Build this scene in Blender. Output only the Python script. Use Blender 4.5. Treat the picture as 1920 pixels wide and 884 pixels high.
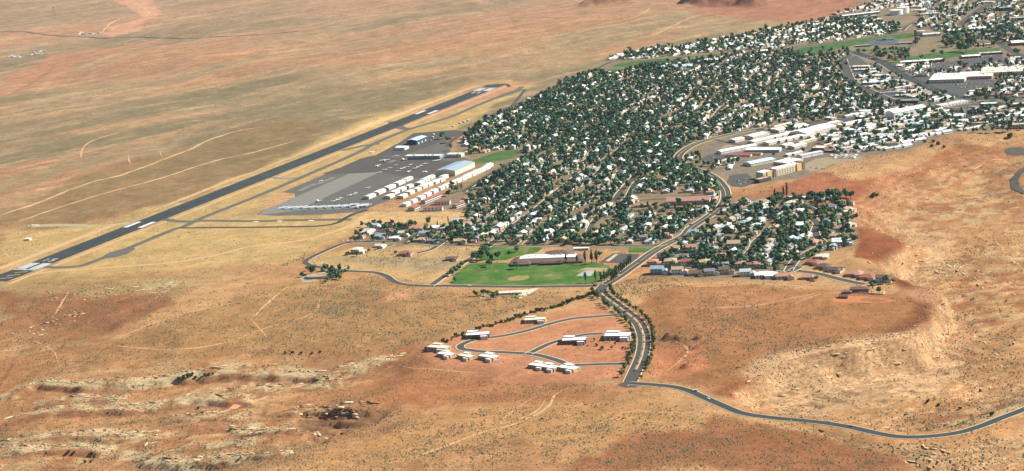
import bpy, math, random
import numpy as np
from mathutils import Vector, Matrix

scene = bpy.context.scene
for o in list(bpy.data.objects):
    bpy.data.objects.remove(o)
R = math.radians

# ------------------------------------------------------------------ camera
CAM_H, FOC, PITCH, ROLL = 742.5, 3900.0, 0.2179, 0.0843      # metres, focal length in photo pixels, radians
CP, SP = math.cos(PITCH), math.sin(PITCH)
CR, SR = math.cos(ROLL), math.sin(ROLL)
cam = bpy.data.cameras.new('camera')
cam.sensor_fit = 'HORIZONTAL'
cam.sensor_width = 36.0
cam.lens = FOC / 1920.0 * 36.0
cam.clip_start = 5.0
cam.clip_end = 60000.0
cam_o = bpy.data.objects.new('camera', cam)
scene.collection.objects.link(cam_o)
fwd = Vector((0, CP, -SP)); up0 = Vector((0, SP, CP)); rt0 = Vector((1, 0, 0))
# the aircraft banks: the picture is turned counter-clockwise by ROLL
rt = rt0 * CR - up0 * SR
up = rt0 * SR + up0 * CR
cam_o.matrix_world = Matrix(((rt.x, up.x, -fwd.x, 0), (rt.y, up.y, -fwd.y, 0), (rt.z, up.z, -fwd.z, CAM_H), (0, 0, 0, 1)))
scene.camera = cam_o

# ------------------------------------------------------------------ sky, sun, exposure
SUN_AZ, SUN_EL = R(80), R(39)
world = bpy.data.worlds.new('World'); scene.world = world; world.use_nodes = True
nt = world.node_tree; nt.nodes.clear()
sky = nt.nodes.new('ShaderNodeTexSky'); sky.sky_type = 'NISHITA'; sky.sun_disc = False
sky.sun_elevation = SUN_EL; sky.sun_rotation = SUN_AZ; sky.altitude = 1300
bg = nt.nodes.new('ShaderNodeBackground'); bg.inputs[1].default_value = 0.06
wo = nt.nodes.new('ShaderNodeOutputWorld')
nt.links.new(sky.outputs[0], bg.inputs[0]); nt.links.new(bg.outputs[0], wo.inputs[0])
sun = bpy.data.lights.new('sun', 'SUN'); sun.energy = 5.0; sun.angle = R(0.53); sun.color = (1.0, 0.955, 0.88)
sun_o = bpy.data.objects.new('sun', sun); scene.collection.objects.link(sun_o)
sd = Vector((math.sin(SUN_AZ) * math.cos(SUN_EL), math.cos(SUN_AZ) * math.cos(SUN_EL), math.sin(SUN_EL)))
sun_o.rotation_euler = sd.to_track_quat('Z', 'Y').to_euler()
sun_o.location = (2000, 3000, 3000)
scene.view_settings.view_transform = 'Standard'
scene.view_settings.look = 'None'
scene.view_settings.exposure = 0.95
scene.view_settings.gamma = 1.0
scene.view_settings.use_curve_mapping = False

# ------------------------------------------------------------------ numeric helpers
def lin(r, g, b, k=0.62):
    f = lambda c: ((c / 255 + 0.055) / 1.055) ** 2.4 if c > 10 else c / 255 / 12.92
    return (f(r) * k, f(g) * k, f(b) * k)
def ray(u, v):
    a = np.asarray(u, float) - 960; b = 442 - np.asarray(v, float)
    x = a * CR + b * SR; y = -a * SR + b * CR
    return x, FOC * CP + y * SP, -FOC * SP + y * CP
def plane(u, v, z=0.0):
    x, y, d = ray(u, v); t = (z - CAM_H) / d
    return x * t, y * t
def plane_pts(pts, z=0.0): return [tuple(float(c) for c in plane(u, v, z)) for u, v in pts]
def to_px(x, y, z):
    z = z - CAM_H; d = y * CP - z * SP; q = y * SP + z * CP
    u, v = FOC * x / d, FOC * q / d
    return 960 + u * CR - v * SR, 442 - (u * SR + v * CR)
def vn(x, y, seed):
    T = np.random.RandomState(seed).rand(256, 256)
    xi = np.floor(x).astype(int); yi = np.floor(y).astype(int)
    fx = x - xi; fy = y - yi
    fx = fx * fx * (3 - 2 * fx); fy = fy * fy * (3 - 2 * fy)
    x0 = xi & 255; x1 = (xi + 1) & 255; y0 = yi & 255; y1 = (yi + 1) & 255
    return (T[x0, y0] * (1 - fx) + T[x1, y0] * fx) * (1 - fy) + (T[x0, y1] * (1 - fx) + T[x1, y1] * fx) * fy
def fbm(x, y, seed, octv=4, gain=0.5):
    s = 0; a = 1; t = 0
    for i in range(octv):
        s = s + a * vn(x * 2 ** i + 17.3 * i, y * 2 ** i + 9.1 * i, seed + i); t += a; a *= gain
    return s / t
def sst(a, b, x):
    t = np.clip((x - a) / (b - a), 0, 1); return t * t * (3 - 2 * t)
def seg_dist(X, Y, pts, closed=False, aniso=1.0):
    """distance to a polyline, signed by the side of the nearest segment (positive left of travel)"""
    best = np.full(X.shape, 1e18); sgn = np.ones(X.shape); par = np.zeros(X.shape)
    n = len(pts); m = n if closed else n - 1
    for i in range(m):
        ax, ay = pts[i]; bx, by = pts[(i + 1) % n]
        dx, dy = bx - ax, (by - ay) * aniso
        L = dx * dx + dy * dy + 1e-9
        px, py = X - ax, (Y - ay) * aniso
        t = np.clip((px * dx + py * dy) / L, 0, 1)
        d = (px - t * dx) ** 2 + (py - t * dy) ** 2
        k = d < best
        best = np.where(k, d, best)
        sgn = np.where(k, np.sign(dx * py - dy * px), sgn)
        par = np.where(k, (i + t) / m, par)
    return np.sqrt(best), sgn, par
def inside(X, Y, pts):
    c = np.zeros(np.shape(X), bool); n = len(pts)
    for i in range(n):
        ax, ay = pts[i]; bx, by = pts[(i + 1) % n]
        if ay == by: continue
        k = ((ay > Y) != (by > Y)) & (X < (bx - ax) * (Y - ay) / (by - ay) + ax)
        c ^= k
    return c
def poly_mask(X, Y, pts, soft, aniso=0.35, margin=None):
    """1 inside, fading to 0 over `soft` metres outside; evaluated only near the polygon"""
    m = np.zeros(X.shape)
    xs = [p[0] for p in pts]; ys = [p[1] for p in pts]; e = soft + 5
    k = (X > min(xs) - e) & (X < max(xs) + e) & (Y > min(ys) - e / aniso) & (Y < max(ys) + e / aniso)
    if not k.any(): return m
    x, y = X[k], Y[k]
    d, _, _ = seg_dist(x, y, pts, True, aniso)
    d = np.where(inside(x, y, pts), -d, d)
    m[k] = 1 - sst(-soft, soft, d)
    return m

# ------------------------------------------------------------------ relief of the land
FLAT = [  # the mesa top that carries airport and town stays level
    [(0, 535), (0, 440), (240, 415), (880, 165), (960, 150), (1130, 105), (1500, 45), (1600, 20), (1700, -25), (2000, -25), (2000, 240),
     (1780, 255), (1600, 300), (1500, 345), (1560, 365), (1615, 380), (1600, 470), (1560, 500), (1660, 520), (1720, 540), (1640, 560), (1300, 530),
     (1240, 540), (1220, 700), (1160, 725), (990, 705), (800, 670), (870, 615), (1100, 560), (800, 545), (560, 530), (480, 500), (240, 510)]]
RIM = plane_pts([(2050, 225), (1920, 258), (1870, 266), (1805, 282), (1745, 302), (1692, 322), (1655, 340), (1640, 372), (1632, 400), (1665, 430),
                 (1712, 462), (1690, 482), (1650, 497), (1672, 512), (1720, 530), (1772, 540), (1776, 560), (1752, 572), (1764, 604), (1748, 622), (1712, 630),
                 (1660, 645), (1612, 657), (1540, 675), (1460, 690), (1415, 708), (1375, 725), (1400, 745), (1460, 775), (1520, 800), (1560, 812), (1590, 830), (1650, 838),
                 (1700, 850), (1735, 884), (1760, 930), (3200, 930), (3200, 200)])
LOWL = plane_pts([(-300, 575), (0, 570), (90, 600), (190, 640), (330, 668), (500, 668), (640, 678), (720, 690), (690, 720), (640, 745), (720, 770), (700, 800), (600, 835), (430, 870), (200, 960), (-300, 960)])
PIT = plane_pts([(545, 772), (556, 756), (600, 756), (650, 762), (720, 762), (700, 776), (650, 786), (625, 800), (606, 816), (588, 808), (572, 792)])
SCARPS = [  # polylines left to right: the ground steps up on the far side
    ([(25, 735), (45, 722), (70, 713), (150, 722), (240, 716), (330, 706), (420, 700), (500, 693), (600, 699), (690, 684), (760, 668)], 9, 90, 6),
    ([(-40, 800), (40, 778), (100, 768), (200, 757), (300, 752), (360, 738), (430, 746), (480, 738)], 9, 70, 6),
    ([(-30, 825), (80, 815), (170, 809), (200, 816), (250, 812), (300, 806)], 6, 50, 5),
    ([(-30, 840), (60, 838), (130, 834), (165, 832), (186, 836)], 8, 40, 4),
    ([(240, 856), (330, 862), (430, 857), (520, 859), (560, 850)], 8, 60, 5),
    ([(420, 786), (440, 800), (500, 804), (560, 800)], 6, 40, 4),
    ([(270, 842), (280, 825), (296, 812)], 4, 30, 4), ([(430, 722), (470, 716), (540, 712), (640, 706)], 5, 40, 4), ([(60, 752), (140, 742), (230, 738)], 4, 40, 4), ([(300, 776), (380, 770), (440, 772)], 4, 30, 4), ([(330, 835), (420, 826), (470, 830)], 4, 30, 4),
    ([(900, 848), (925, 852), (960, 846)], 3, 30, 3),
    ([(548, 764), (562, 754), (600, 755), (660, 760), (700, 764)], 7, 50, 3), ([(556, 772), (600, 768), (640, 772), (690, 774)], 6, 16, 3), ([(565, 792), (590, 806), (612, 812), (640, 798)], 8, 14, 3),
    ([(60, 190), (100, 140), (150, 128), (240, 98), (250, 90)], 5, 120, 10),
    ([(960, 838), (1000, 842)], 2.5, 25, 3),
    ([(1390, 12), (1345, 10), (1330, 6), (1295, 8)], -4, 60, 10),
]
BUTTES = [((1360, 6), 150, 90, 32), ((1305, 8), 60, 70, 28), ((1405, 8), 60, 80, 28), ((1135, 8), 110, 90, 24), ((870, 10), 120, 90, 9),
          ((1260, 634), 15, 13, 6.5), ((1280, 636), 17, 12, 5.5), ((1248, 636), 10, 9, 4), ((1312, 636), 9, 9, 5), ((1304, 654), 14, 8, 4), ((1290, 685), 13, 16, 6),
          ((630, 33), 100, 70, 6), ((130, 330), 40, 40, 4)]
ROUGH_ROADS = []          # filled below: tracks of road across the slopes
BLVD_LOW = [(1180, 719), (1225, 722), (1262, 726), (1290, 733), (1320, 746), (1350, 759), (1390, 775), (1440, 783), (1490, 788), (1540, 793), (1590, 801), (1640, 812), (1680, 819), (1720, 820), (1760, 817), (1800, 811), (1840, 799), (1875, 785), (1920, 768), (1990, 738)]
FLATW = [plane_pts(p) for p in FLAT]
def relief(X, Y):
    w1 = (fbm(X / 90, Y / 90, 3, 3) - .5) * 60; w2 = (fbm(X / 90, Y / 90, 33, 3) - .5) * 60
    rim = poly_mask(X + w1 * .5, Y + w2 * .8, RIM, 10, 0.6)
    gentle = sst(3000, 3300, Y)
    rim = rim * (1 - gentle) + poly_mask(X + w1, Y + w2, RIM, 75, 0.6) * gentle
    lowl = poly_mask(X + w1, Y + w2, LOWL, 45, 0.45)
    pit = poly_mask(X + w1 * .35, Y + w2 * .35, PIT, 9, 0.6)
    flat = np.zeros(X.shape)
    for p in FLATW: flat = np.maximum(flat, poly_mask(X, Y, p, 30, 0.6))
    rough = np.clip(1 - flat, 0, 1)
    big = (fbm(X / 420 + 3, Y / 420, 11, 3) - .5)
    z = rough * big * 26 * sst(0, 1, rough)
    z = z - 34 * rim - 12 * lowl - 7 * pit
    # bedded sandstone: the noise is stepped into ledges
    ca, sa = math.cos(R(15)), math.sin(R(15))
    sx, sy = X * ca + Y * sa, -X * sa + Y * ca
    n = fbm(sx / 190, sy / 70, 21, 5, .52) * 46
    st = np.floor(n / 4.6); fr = n / 4.6 - st
    ter = (st + .25 * fr + .75 * sst(.72, .92, fr)) * 4.6 - 23
    rk = np.clip(rim + lowl * .75, 0, 1) * rough
    z = z + ter * rk * (.75 * rim + .45 * lowl)
    z = z + rough * (fbm(X / 60, Y / 60, 41, 4) - .5) * 5 + pit * (np.floor(fbm(X / 34, Y / 16, 45, 3) * 7) - 3) * 1.7
    for pts, h, L, w in SCARPS_W:
        xs = [p[0] for p in pts]; ys = [p[1] for p in pts]
        k = (X > min(xs) - 40) & (X < max(xs) + 40) & (Y > min(ys) - 60) & (Y < max(ys) + 5 * L)
        if not k.any(): continue
        x = X[k] + w1[k] * .2 + (vn(X[k] / 9, Y[k] / 9, 52) - .5) * 6; y = Y[k] + w2[k] * .2 + (vn(X[k] / 14, Y[k] / 14, 51) - .5) * 9
        d, s, t = seg_dist(x, y, pts)
        sd_ = d * s
        end = sst(0, .06, t) * (1 - sst(.94, 1, t))
        z[k] += h * sst(-w * .45, w * .45, sd_) * np.exp(-np.maximum(sd_, 0) / L) * end * (.5 + .4 * vn(x / 60, y / 60, 61))
    for (cx, cy), rx, ry, h in BUTTES_W:
        q = ((X - cx) / rx) ** 2 + ((Y - cy) / ry) ** 2
        k = q < 2.5
        if not k.any(): continue
        q2 = np.sqrt(q[k]) + (fbm(X[k] / (rx * .5), Y[k] / (rx * .5), 71, 3) - .5) * .7
        z[k] += h * (1 - sst(.15, 1.0, q2))
    # the lower road is benched into the slope
    d, _, _ = seg_dist(X, Y, LOWROAD_W) if True else (None, None, None)
    return z, rim, lowl, pit, rough, rk, d
SCARPS_W = [(plane_pts(p), h, L, w) for p, h, L, w in SCARPS]
BUTTES_W = [(tuple(float(c) for c in plane(*p)), a, b, h) for p, a, b, h in BUTTES]
LOWROAD_Z = [-16 * (i / (len(BLVD_LOW) - 1)) ** .8 for i in range(len(BLVD_LOW))]
LOWROAD_W = [tuple(float(c) for c in plane(u, v, z)) for (u, v), z in zip(BLVD_LOW, LOWROAD_Z)]

# graded world grid: fine near the viewer's side of town, coarse towards the horizon
xs = [0.0]; st = 3.6
while xs[-1] < 2500:
    st = 3.6 if xs[-1] < 640 else min(st * 1.008, 16); xs.append(xs[-1] + st)
for e in (3200, 4500, 7000, 11000, 16000): xs.append(e)
gx = np.array([-v for v in xs[:0:-1]] + xs)
ys = [1700.0]
while ys[-1] < 9600: ys.append(ys[-1] + ys[-1] * (.00145 if ys[-1] < 2900 else .0024))
gy = np.array([-3000., 0, 900, 1400, 1600] + ys + [10200, 11500, 14000, 18000, 24000])
GX, GY = np.meshgrid(gx, gy)
GZ, G_RIM, G_LOW, G_PIT, G_ROUGH, G_RK, G_DROAD = relief(GX, GY)
# level bench under the lower road: smooth the profile along the road and blend sideways
def bilerp(A, x, y):
    i = np.clip(np.searchsorted(gx, x) - 1, 0, len(gx) - 2); j = np.clip(np.searchsorted(gy, y) - 1, 0, len(gy) - 2)
    fx = (x - gx[i]) / (gx[i + 1] - gx[i]); fy = (y - gy[j]) / (gy[j + 1] - gy[j])
    return (A[j, i] * (1 - fx) + A[j, i + 1] * fx) * (1 - fy) + (A[j + 1, i] * (1 - fx) + A[j + 1, i + 1] * fx) * fy
def ground(x, y): return float(bilerp(GZ, np.array([x]), np.array([y]))[0])
TS = np.linspace(0, 1, 1500)
def at(u, v, dz=0.0):
    """world point where the sight line through a photo pixel meets the land (or the land raised by dz)"""
    x, y, d = ray(u, v)
    t0 = (60 - CAM_H) / d; t1 = (-75 - CAM_H) / d
    t = t0 + (t1 - t0) * TS
    z = CAM_H + d * t; g = bilerp(GZ, x * t, y * t) + dz
    k = np.nonzero(z <= g)[0]
    i = k[0] if len(k) else len(t) - 1
    if i > 0:
        a, b = z[i - 1] - g[i - 1], z[i] - g[i]; w = a / (a - b + 1e-9)
        tt = t[i - 1] + (t[i] - t[i - 1]) * w
    else: tt = t[0]
    return Vector((float(x * tt), float(y * tt), float(CAM_H + d * tt) - dz))
def spline(P, step=6.0, closed=False):
    P = [Vector((p[0], p[1])) for p in P]; out = []
    n = len(P)
    for i in range(n - 1):
        p0 = P[max(i - 1, 0)]; p1 = P[i]; p2 = P[i + 1]; p3 = P[min(i + 2, n - 1)]
        k = max(2, int((p2 - p1).length / step))
        for j in range(k):
            t = j / k
            out.append(.5 * ((2 * p1) + (p2 - p0) * t + (2 * p0 - 5 * p1 + 4 * p2 - p3) * t * t + (3 * p1 - p0 - 3 * p2 + p3) * t ** 3))
    out.append(P[-1]); return out
road_c = spline(LOWROAD_W, 10)
cum = np.concatenate([[0], np.cumsum([math.dist(LOWROAD_W[i], LOWROAD_W[i + 1]) for i in range(len(LOWROAD_W) - 1)])])
rp = [(p.x, p.y) for p in road_c]
rc = np.concatenate([[0], np.cumsum([math.dist(rp[i], rp[i + 1]) for i in range(len(rp) - 1)])])
rz = np.interp(rc / rc[-1], cum / cum[-1], LOWROAD_Z)
k = (GX > min(p[0] for p in rp) - 90) & (GX < max(p[0] for p in rp) + 90) & (GY > min(p[1] for p in rp) - 90) & (GY < max(p[1] for p in rp) + 90)
d, s, t = seg_dist(GX[k], GY[k], rp)
zz = np.interp(t, np.linspace(0, 1, len(rz)), rz)
w = 1 - sst(10, 75, d)
GZ[k] = GZ[k] * (1 - w) + zz * w

# ------------------------------------------------------------------ colour of the ground (soil, rock and dry grass)
def mixc(C, col, m):
    m = m[..., None]; return C * (1 - m) + np.array(col, float) * m
wa = (fbm(GX / 55, GY / 110, 201, 4) - .5) * 60; wb = (fbm(GX / 55, GY / 110, 231, 4) - .5) * 130
def pm(px, soft=14, warp=1.0, z=0): return poly_mask(GX + wa * warp, GY + wb * warp, plane_pts(px, z), soft)
az = R(50)
SXd = GX * math.sin(az) + GY * math.cos(az); SYd = GX * math.cos(az) - GY * math.sin(az)
n_st = fbm(SXd / 420, SYd / 95, 301, 5, .55)
n_s2 = fbm(SXd / 900, SYd / 240, 311, 4)
n_s3 = fbm(SXd / 150, SYd / 26, 321, 4, .6)
n_bl = fbm(GX / 220, GY / 260, 331, 5, .55)
n_fn = fbm(GX / 22, GY / 34, 341, 4, .6)
C = np.zeros(GX.shape + (3,)); C[:] = (204, 154, 106)
C = mixc(C, (178, 122, 82), sst(.50, .68, n_bl) * .8); C = mixc(C, (216, 174, 122), sst(.52, .36, n_bl) * .7)
far = sst(3300, 4300, GY - GX * .25)
F = np.zeros_like(C); F[:] = (186, 160, 122)
F = mixc(F, (214, 168, 124), sst(.52, .66, n_st) * .7); F = mixc(F, (152, 138, 104), sst(.52, .36, n_s2) * .9)
F = mixc(F, (202, 146, 108), sst(.52, .66, n_s2) * .6); F = mixc(F, (224, 182, 140), sst(.60, .72, n_s3) * .5)
F = mixc(F, (168, 138, 106), sst(.40, .28, n_s3) * .4)
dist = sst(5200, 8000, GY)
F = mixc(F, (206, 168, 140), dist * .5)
C = C * (1 - far[..., None]) + F * far[..., None]
PAINT = [
 ([(0, 545), (0, 428), (200, 412), (420, 335), (560, 280), (870, 158), (960, 150), (1000, 160), (880, 228), (830, 255), (760, 295), (640, 350), (430, 405), (720, 405), (880, 395), (870, 430), (700, 425), (640, 450), (560, 482), (470, 500), (240, 512), (100, 525)], (214, 182, 122), 11, .6, .95),
 ([(640, 432), (690, 398), (760, 396), (880, 396), (868, 412), (760, 425), (690, 428)], (232, 194, 138), 4, .2, .9),
 ([(-200, 470), (0, 400), (150, 325), (330, 285), (470, 240), (560, 232), (620, 245), (480, 318), (330, 375), (170, 412), (0, 425), (-200, 480)], (158, 130, 90), 13, 1.2, .7),
 ([(0, 360), (120, 328), (220, 300), (240, 285), (160, 290), (0, 340)], (162, 148, 108), 10, 1, .6),
 ([(-200, 620), (0, 552), (120, 550), (300, 556), (330, 572), (250, 612), (150, 652), (80, 690), (-100, 720)], (166, 112, 76), 10, .8, .9),
 ([(-200, 560), (0, 520), (150, 514), (330, 512), (420, 520), (330, 566), (150, 556), (0, 560)], (186, 158, 108), 9, 1, .75),
 ([(265, 530), (300, 522), (335, 528), (320, 545), (275, 548)], (200, 182, 130), 3, .3, .8),
 ([(60, 690), (200, 650), (300, 620), (420, 575), (560, 525), (700, 520), (830, 545), (1100, 560), (860, 620), (700, 660), (520, 672), (300, 672), (180, 690)], (188, 146, 96), 8, .8, .8),
 ([(560, 560), (640, 540), (760, 560), (720, 590), (600, 600)], (176, 134, 88), 9, 1, .6),
 ([(560, 490), (660, 466), (830, 458), (900, 462), (870, 500), (830, 535), (740, 522), (640, 505)], (218, 182, 126), 3, .2, .95),
 ([(600, 484), (720, 482), (830, 484), (872, 496), (812, 512), (740, 500), (650, 492)], (188, 168, 128), 3, .2, .85),
 ([(730, 550), (800, 540), (770, 565), (720, 572)], (226, 170, 124), 3, .4, .8),
 ([(800, 650), (870, 620), (1000, 596), (1120, 572), (1150, 590), (1185, 640), (1180, 700), (1150, 722), (1000, 712), (880, 700), (790, 672)], (214, 150, 110), 5, .5, .85),
 ([(600, 700), (800, 680), (1000, 712), (1150, 728), (1000, 735), (900, 745), (740, 770), (640, 740)], (186, 122, 80), 9, .8, .8),
 ([(1010, 735), (1240, 738), (1330, 790), (1280, 826), (1000, 830), (800, 860), (700, 890), (500, 900), (600, 850), (740, 795), (900, 752)], (206, 158, 104), 11, .8, .9),
 ([(1060, 890), (1180, 815), (1330, 800), (1360, 772), (1450, 800), (1540, 806), (1590, 828), (1660, 838), (1745, 892)], (172, 112, 72), 7, .8, .9),
 ([(1440, 372), (1500, 345), (1640, 330), (1740, 290), (1800, 268), (1920, 255), (1920, 268), (1760, 300), (1690, 330), (1655, 352), (1640, 380), (1690, 440), (1715, 462), (1650, 500), (1600, 484), (1610, 380), (1540, 362)], (164, 96, 62), 4, .5, .95),
 ([(1430, 368), (1510, 322), (1560, 322), (1600, 345), (1560, 362), (1480, 366)], (190, 122, 86), 4, .4, .9),
 ([(1215, 545), (1400, 535), (1700, 556), (1768, 545), (1776, 565), (1750, 625), (1600, 660), (1430, 695), (1372, 724), (1240, 716), (1220, 650), (1190, 585)], (186, 130, 84), 5, .5, .95),
 ([(1250, 548), (1420, 545), (1560, 560), (1480, 580), (1300, 580)], (204, 146, 100), 6, .6, .7),
 ([(1640, 630), (1760, 605), (1782, 560), (1772, 538), (1660, 520), (1720, 575), (1600, 650)], (152, 88, 54), 5, .6, .85),
 ([(1225, 650), (1320, 640), (1330, 690), (1260, 715), (1222, 700)], (212, 138, 96), 5, .5, .8),
 ([(1330, 728), (1390, 712), (1460, 690), (1420, 730), (1380, 745)], (174, 106, 68), 4, .4, .8),
 ([(190, 62), (212, 48), (268, 33), (240, 10), (205, 2), (280, -3), (290, 8), (305, 22), (276, 36), (262, 54), (210, 66)], (234, 178, 146), 7, .5, .95),
 ([(0, 145), (60, 125), (110, 100), (240, 82), (340, 73), (250, 92), (150, 122), (100, 142), (20, 155)], (208, 152, 118), 8, .7, .85),
 ([(350, 112), (400, 104), (480, 96), (470, 102), (370, 116)], (234, 174, 130), 4, .4, .9),
 ([(1290, 20), (1420, 8), (1600, -20), (1600, 22), (1480, 42), (1300, 26)], (196, 132, 104), 10, .8, .8),
 ([(1288, 10), (1330, 0), (1420, -6), (1440, 8), (1400, 16), (1310, 16)], (158, 106, 84), 5, .5, .85),
 ([(1110, 14), (1130, 3), (1170, 2), (1195, 10), (1150, 15)], (188, 138, 110), 4, .4, .8),
 ([(870, 160), (1000, 152), (960, 172), (860, 205), (740, 245), (700, 252), (860, 185)], (216, 160, 126), 4, .3, .8),
 ([(520, 365), (600, 356), (560, 388), (490, 392)], (220, 168, 126), 3, .3, .7),
]
for px, col, soft, warp, k in PAINT: C = mixc(C, col, pm(px, soft, warp) * k)
TOWN = [(700, 425), (830, 440), (868, 418), (876, 398), (840, 392), (760, 392), (890, 335), (935, 308), (880, 300), (850, 280), (860, 262), (900, 230), (960, 205), (1060, 152), (1112, 128), (1180, 105), (1300, 80), (1400, 62), (1480, 45), (1560, 28), (1650, 18), (1700, -10), (2000, -15), (2000, 235), (1780, 250), (1690, 285), (1590, 296), (1500, 330), (1410, 345), (1355, 330), (1365, 372), (1500, 370), (1560, 362), (1605, 378), (1600, 462), (1560, 470), (1500, 500), (1445, 528), (1230, 520), (1228, 480), (1200, 470), (960, 462), (680, 462), (650, 455)]
C = mixc(C, (152, 140, 112), pm(TOWN, 8, .35) * .85)
INDUS = [(1330, 270), (1430, 240), (1560, 225), (1680, 205), (1920, 190), (2000, 200), (2000, 232), (1780, 250), (1690, 284), (1590, 296), (1500, 335), (1410, 342), (1360, 330), (1300, 300)]
C = mixc(C, (150, 138, 120), pm(INDUS, 5, .1) * .9)
C = mixc(C, (146, 134, 118), pm([(1575, 112), (1660, 118), (1705, 124), (1880, 98), (1960, 100), (1960, 200), (1700, 205), (1600, 165)], 5, .1) * .85)
# rocks: bedding colours by height, cream ledges behind the scarp lines, darker steep faces
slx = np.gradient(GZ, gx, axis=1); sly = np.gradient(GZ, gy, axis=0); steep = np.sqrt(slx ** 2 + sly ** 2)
bed = (GZ + (fbm(GX / 40, GY / 40, 401, 3) - .5) * 5) / 5.5
bed = .5 + .5 * np.sin(bed * 2 * math.pi)
rockc = mixc(mixc(np.full(C.shape, 1.) * np.array((210, 156, 106)), (224, 194, 144), sst(.35, .8, bed)), (190, 126, 82), sst(.30, .12, bed))
slick = G_RIM * sst(.44, .56, fbm(SXd / 160, SYd / 90, 411, 4) + .30 * np.exp(-G_DROAD / 400) * 0 + .04)
C = mixc(C, (208, 158, 106), G_RIM * .85)
C = C * (1 - (slick * .7)[..., None]) + rockc * (slick * .7)[..., None]
C = mixc(C, (202, 150, 102), G_LOW * .75 * (G_RK > 0))
rl = G_LOW * sst(.5, .62, fbm(GX / 120, GY / 50, 421, 4)) * .6
C = C * (1 - rl[..., None]) + rockc * rl[..., None]
for px, col, soft in [([(1640, 400), (1672, 425), (1725, 450), (1745, 470), (1735, 490), (1700, 500), (1690, 515), (1780, 500), (1800, 470), (1760, 430), (1690, 395)], (226, 184, 134), 10),
        ([(1425, 702), (1520, 680), (1612, 658), (1700, 640), (1760, 615), (1810, 640), (1770, 720), (1650, 745), (1540, 768), (1440, 748), (1400, 728)], (232, 190, 142), 7),
        ([(1690, 845), (1740, 850), (1800, 868), (1815, 890), (1740, 890)], (230, 198, 148), 6), ([(1770, 340), (1840, 335), (1850, 345), (1780, 346)], (222, 176, 120), 6),
        ([(1660, 570), (1770, 570), (1830, 600), (1800, 620), (1770, 605)], (218, 164, 122), 8)]:
    C = mixc(C, col, pm(px, soft, .6, -20) * .95)
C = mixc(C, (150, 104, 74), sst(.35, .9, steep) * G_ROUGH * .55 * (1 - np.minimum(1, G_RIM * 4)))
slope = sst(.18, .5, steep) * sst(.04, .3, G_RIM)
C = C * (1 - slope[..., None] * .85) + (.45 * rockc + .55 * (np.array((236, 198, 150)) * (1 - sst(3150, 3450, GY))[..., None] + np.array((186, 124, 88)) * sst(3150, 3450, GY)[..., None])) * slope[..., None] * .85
C = mixc(C, (150, 114, 82), G_PIT * .7)
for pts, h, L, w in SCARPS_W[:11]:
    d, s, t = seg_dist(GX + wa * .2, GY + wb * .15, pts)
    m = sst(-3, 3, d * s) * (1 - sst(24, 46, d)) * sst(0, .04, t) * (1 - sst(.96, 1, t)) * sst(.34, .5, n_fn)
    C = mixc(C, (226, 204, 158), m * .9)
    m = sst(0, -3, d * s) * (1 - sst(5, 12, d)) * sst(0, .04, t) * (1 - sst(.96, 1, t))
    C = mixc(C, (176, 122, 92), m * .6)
C = C * (.90 + .20 * n_fn)[..., None] * (.95 + .10 * n_s3)[..., None]
VEG = np.clip(.25 + far * .55 + .5 * (n_bl - .4), 0, 1) * (1 - .9 * pm(TOWN, 5, .1)) * (1 - .8 * pm(PAINT[12][0], 8, .3)) * (1 - .6 * slick) * (1 - .5 * pm(PAINT[0][0], 10, .3))
ROCK = np.clip(slick * .8 + rl + G_PIT + sst(.2, .5, steep) * G_ROUGH, 0, 1)
for pts, h, L, w in SCARPS_W[:14]:
    d, s, t = seg_dist(GX + wa * .3, GY + wb * .25, pts); ROCK = np.maximum(ROCK, 1 - sst(14, 30, d))
VEG = np.clip(VEG + pm(PAINT[2][0], 26, .8) * .4 + pm(PAINT[18][0], 10, .5) * .35 + pm(PAINT[15][0], 14, .8) * .25, 0, 1)
grey_ = C.mean(-1, keepdims=True)
C = grey_ + (C - grey_) * 1.02
S = np.clip(C * np.array((1.0, .985, .965)) / 255, 0, 1)
LC = np.where(S > .04045, ((S + .055) / 1.055) ** 2.4, S / 12.92) * .53

def mesh_np(name, V, faces4, smooth=True):
    me = bpy.data.meshes.new(name)
    me.vertices.add(len(V)); me.vertices.foreach_set('co', np.asarray(V, np.float32).ravel())
    k = faces4.shape[1]; n = len(faces4)
    me.loops.add(n * k); me.loops.foreach_set('vertex_index', faces4.astype(np.int32).ravel())
    me.polygons.add(n); me.polygons.foreach_set('loop_start', np.arange(0, n * k, k, dtype=np.int32))
    me.polygons.foreach_set('loop_total', np.full(n, k, np.int32))
    me.update(calc_edges=True)
    if smooth: me.polygons.foreach_set('use_smooth', np.ones(n, bool))
    return me
COL = scene.collection
def link(name, me, parent=None, loc=None, rz=0.0):
    o = bpy.data.objects.new(name, me); COL.objects.link(o)
    if parent is not None: o.parent = parent
    if loc is not None: o.location = loc
    if rz: o.rotation_euler = (0, 0, rz)
    return o
def structure(o): o['kind'] = 'structure'; return o

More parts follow.
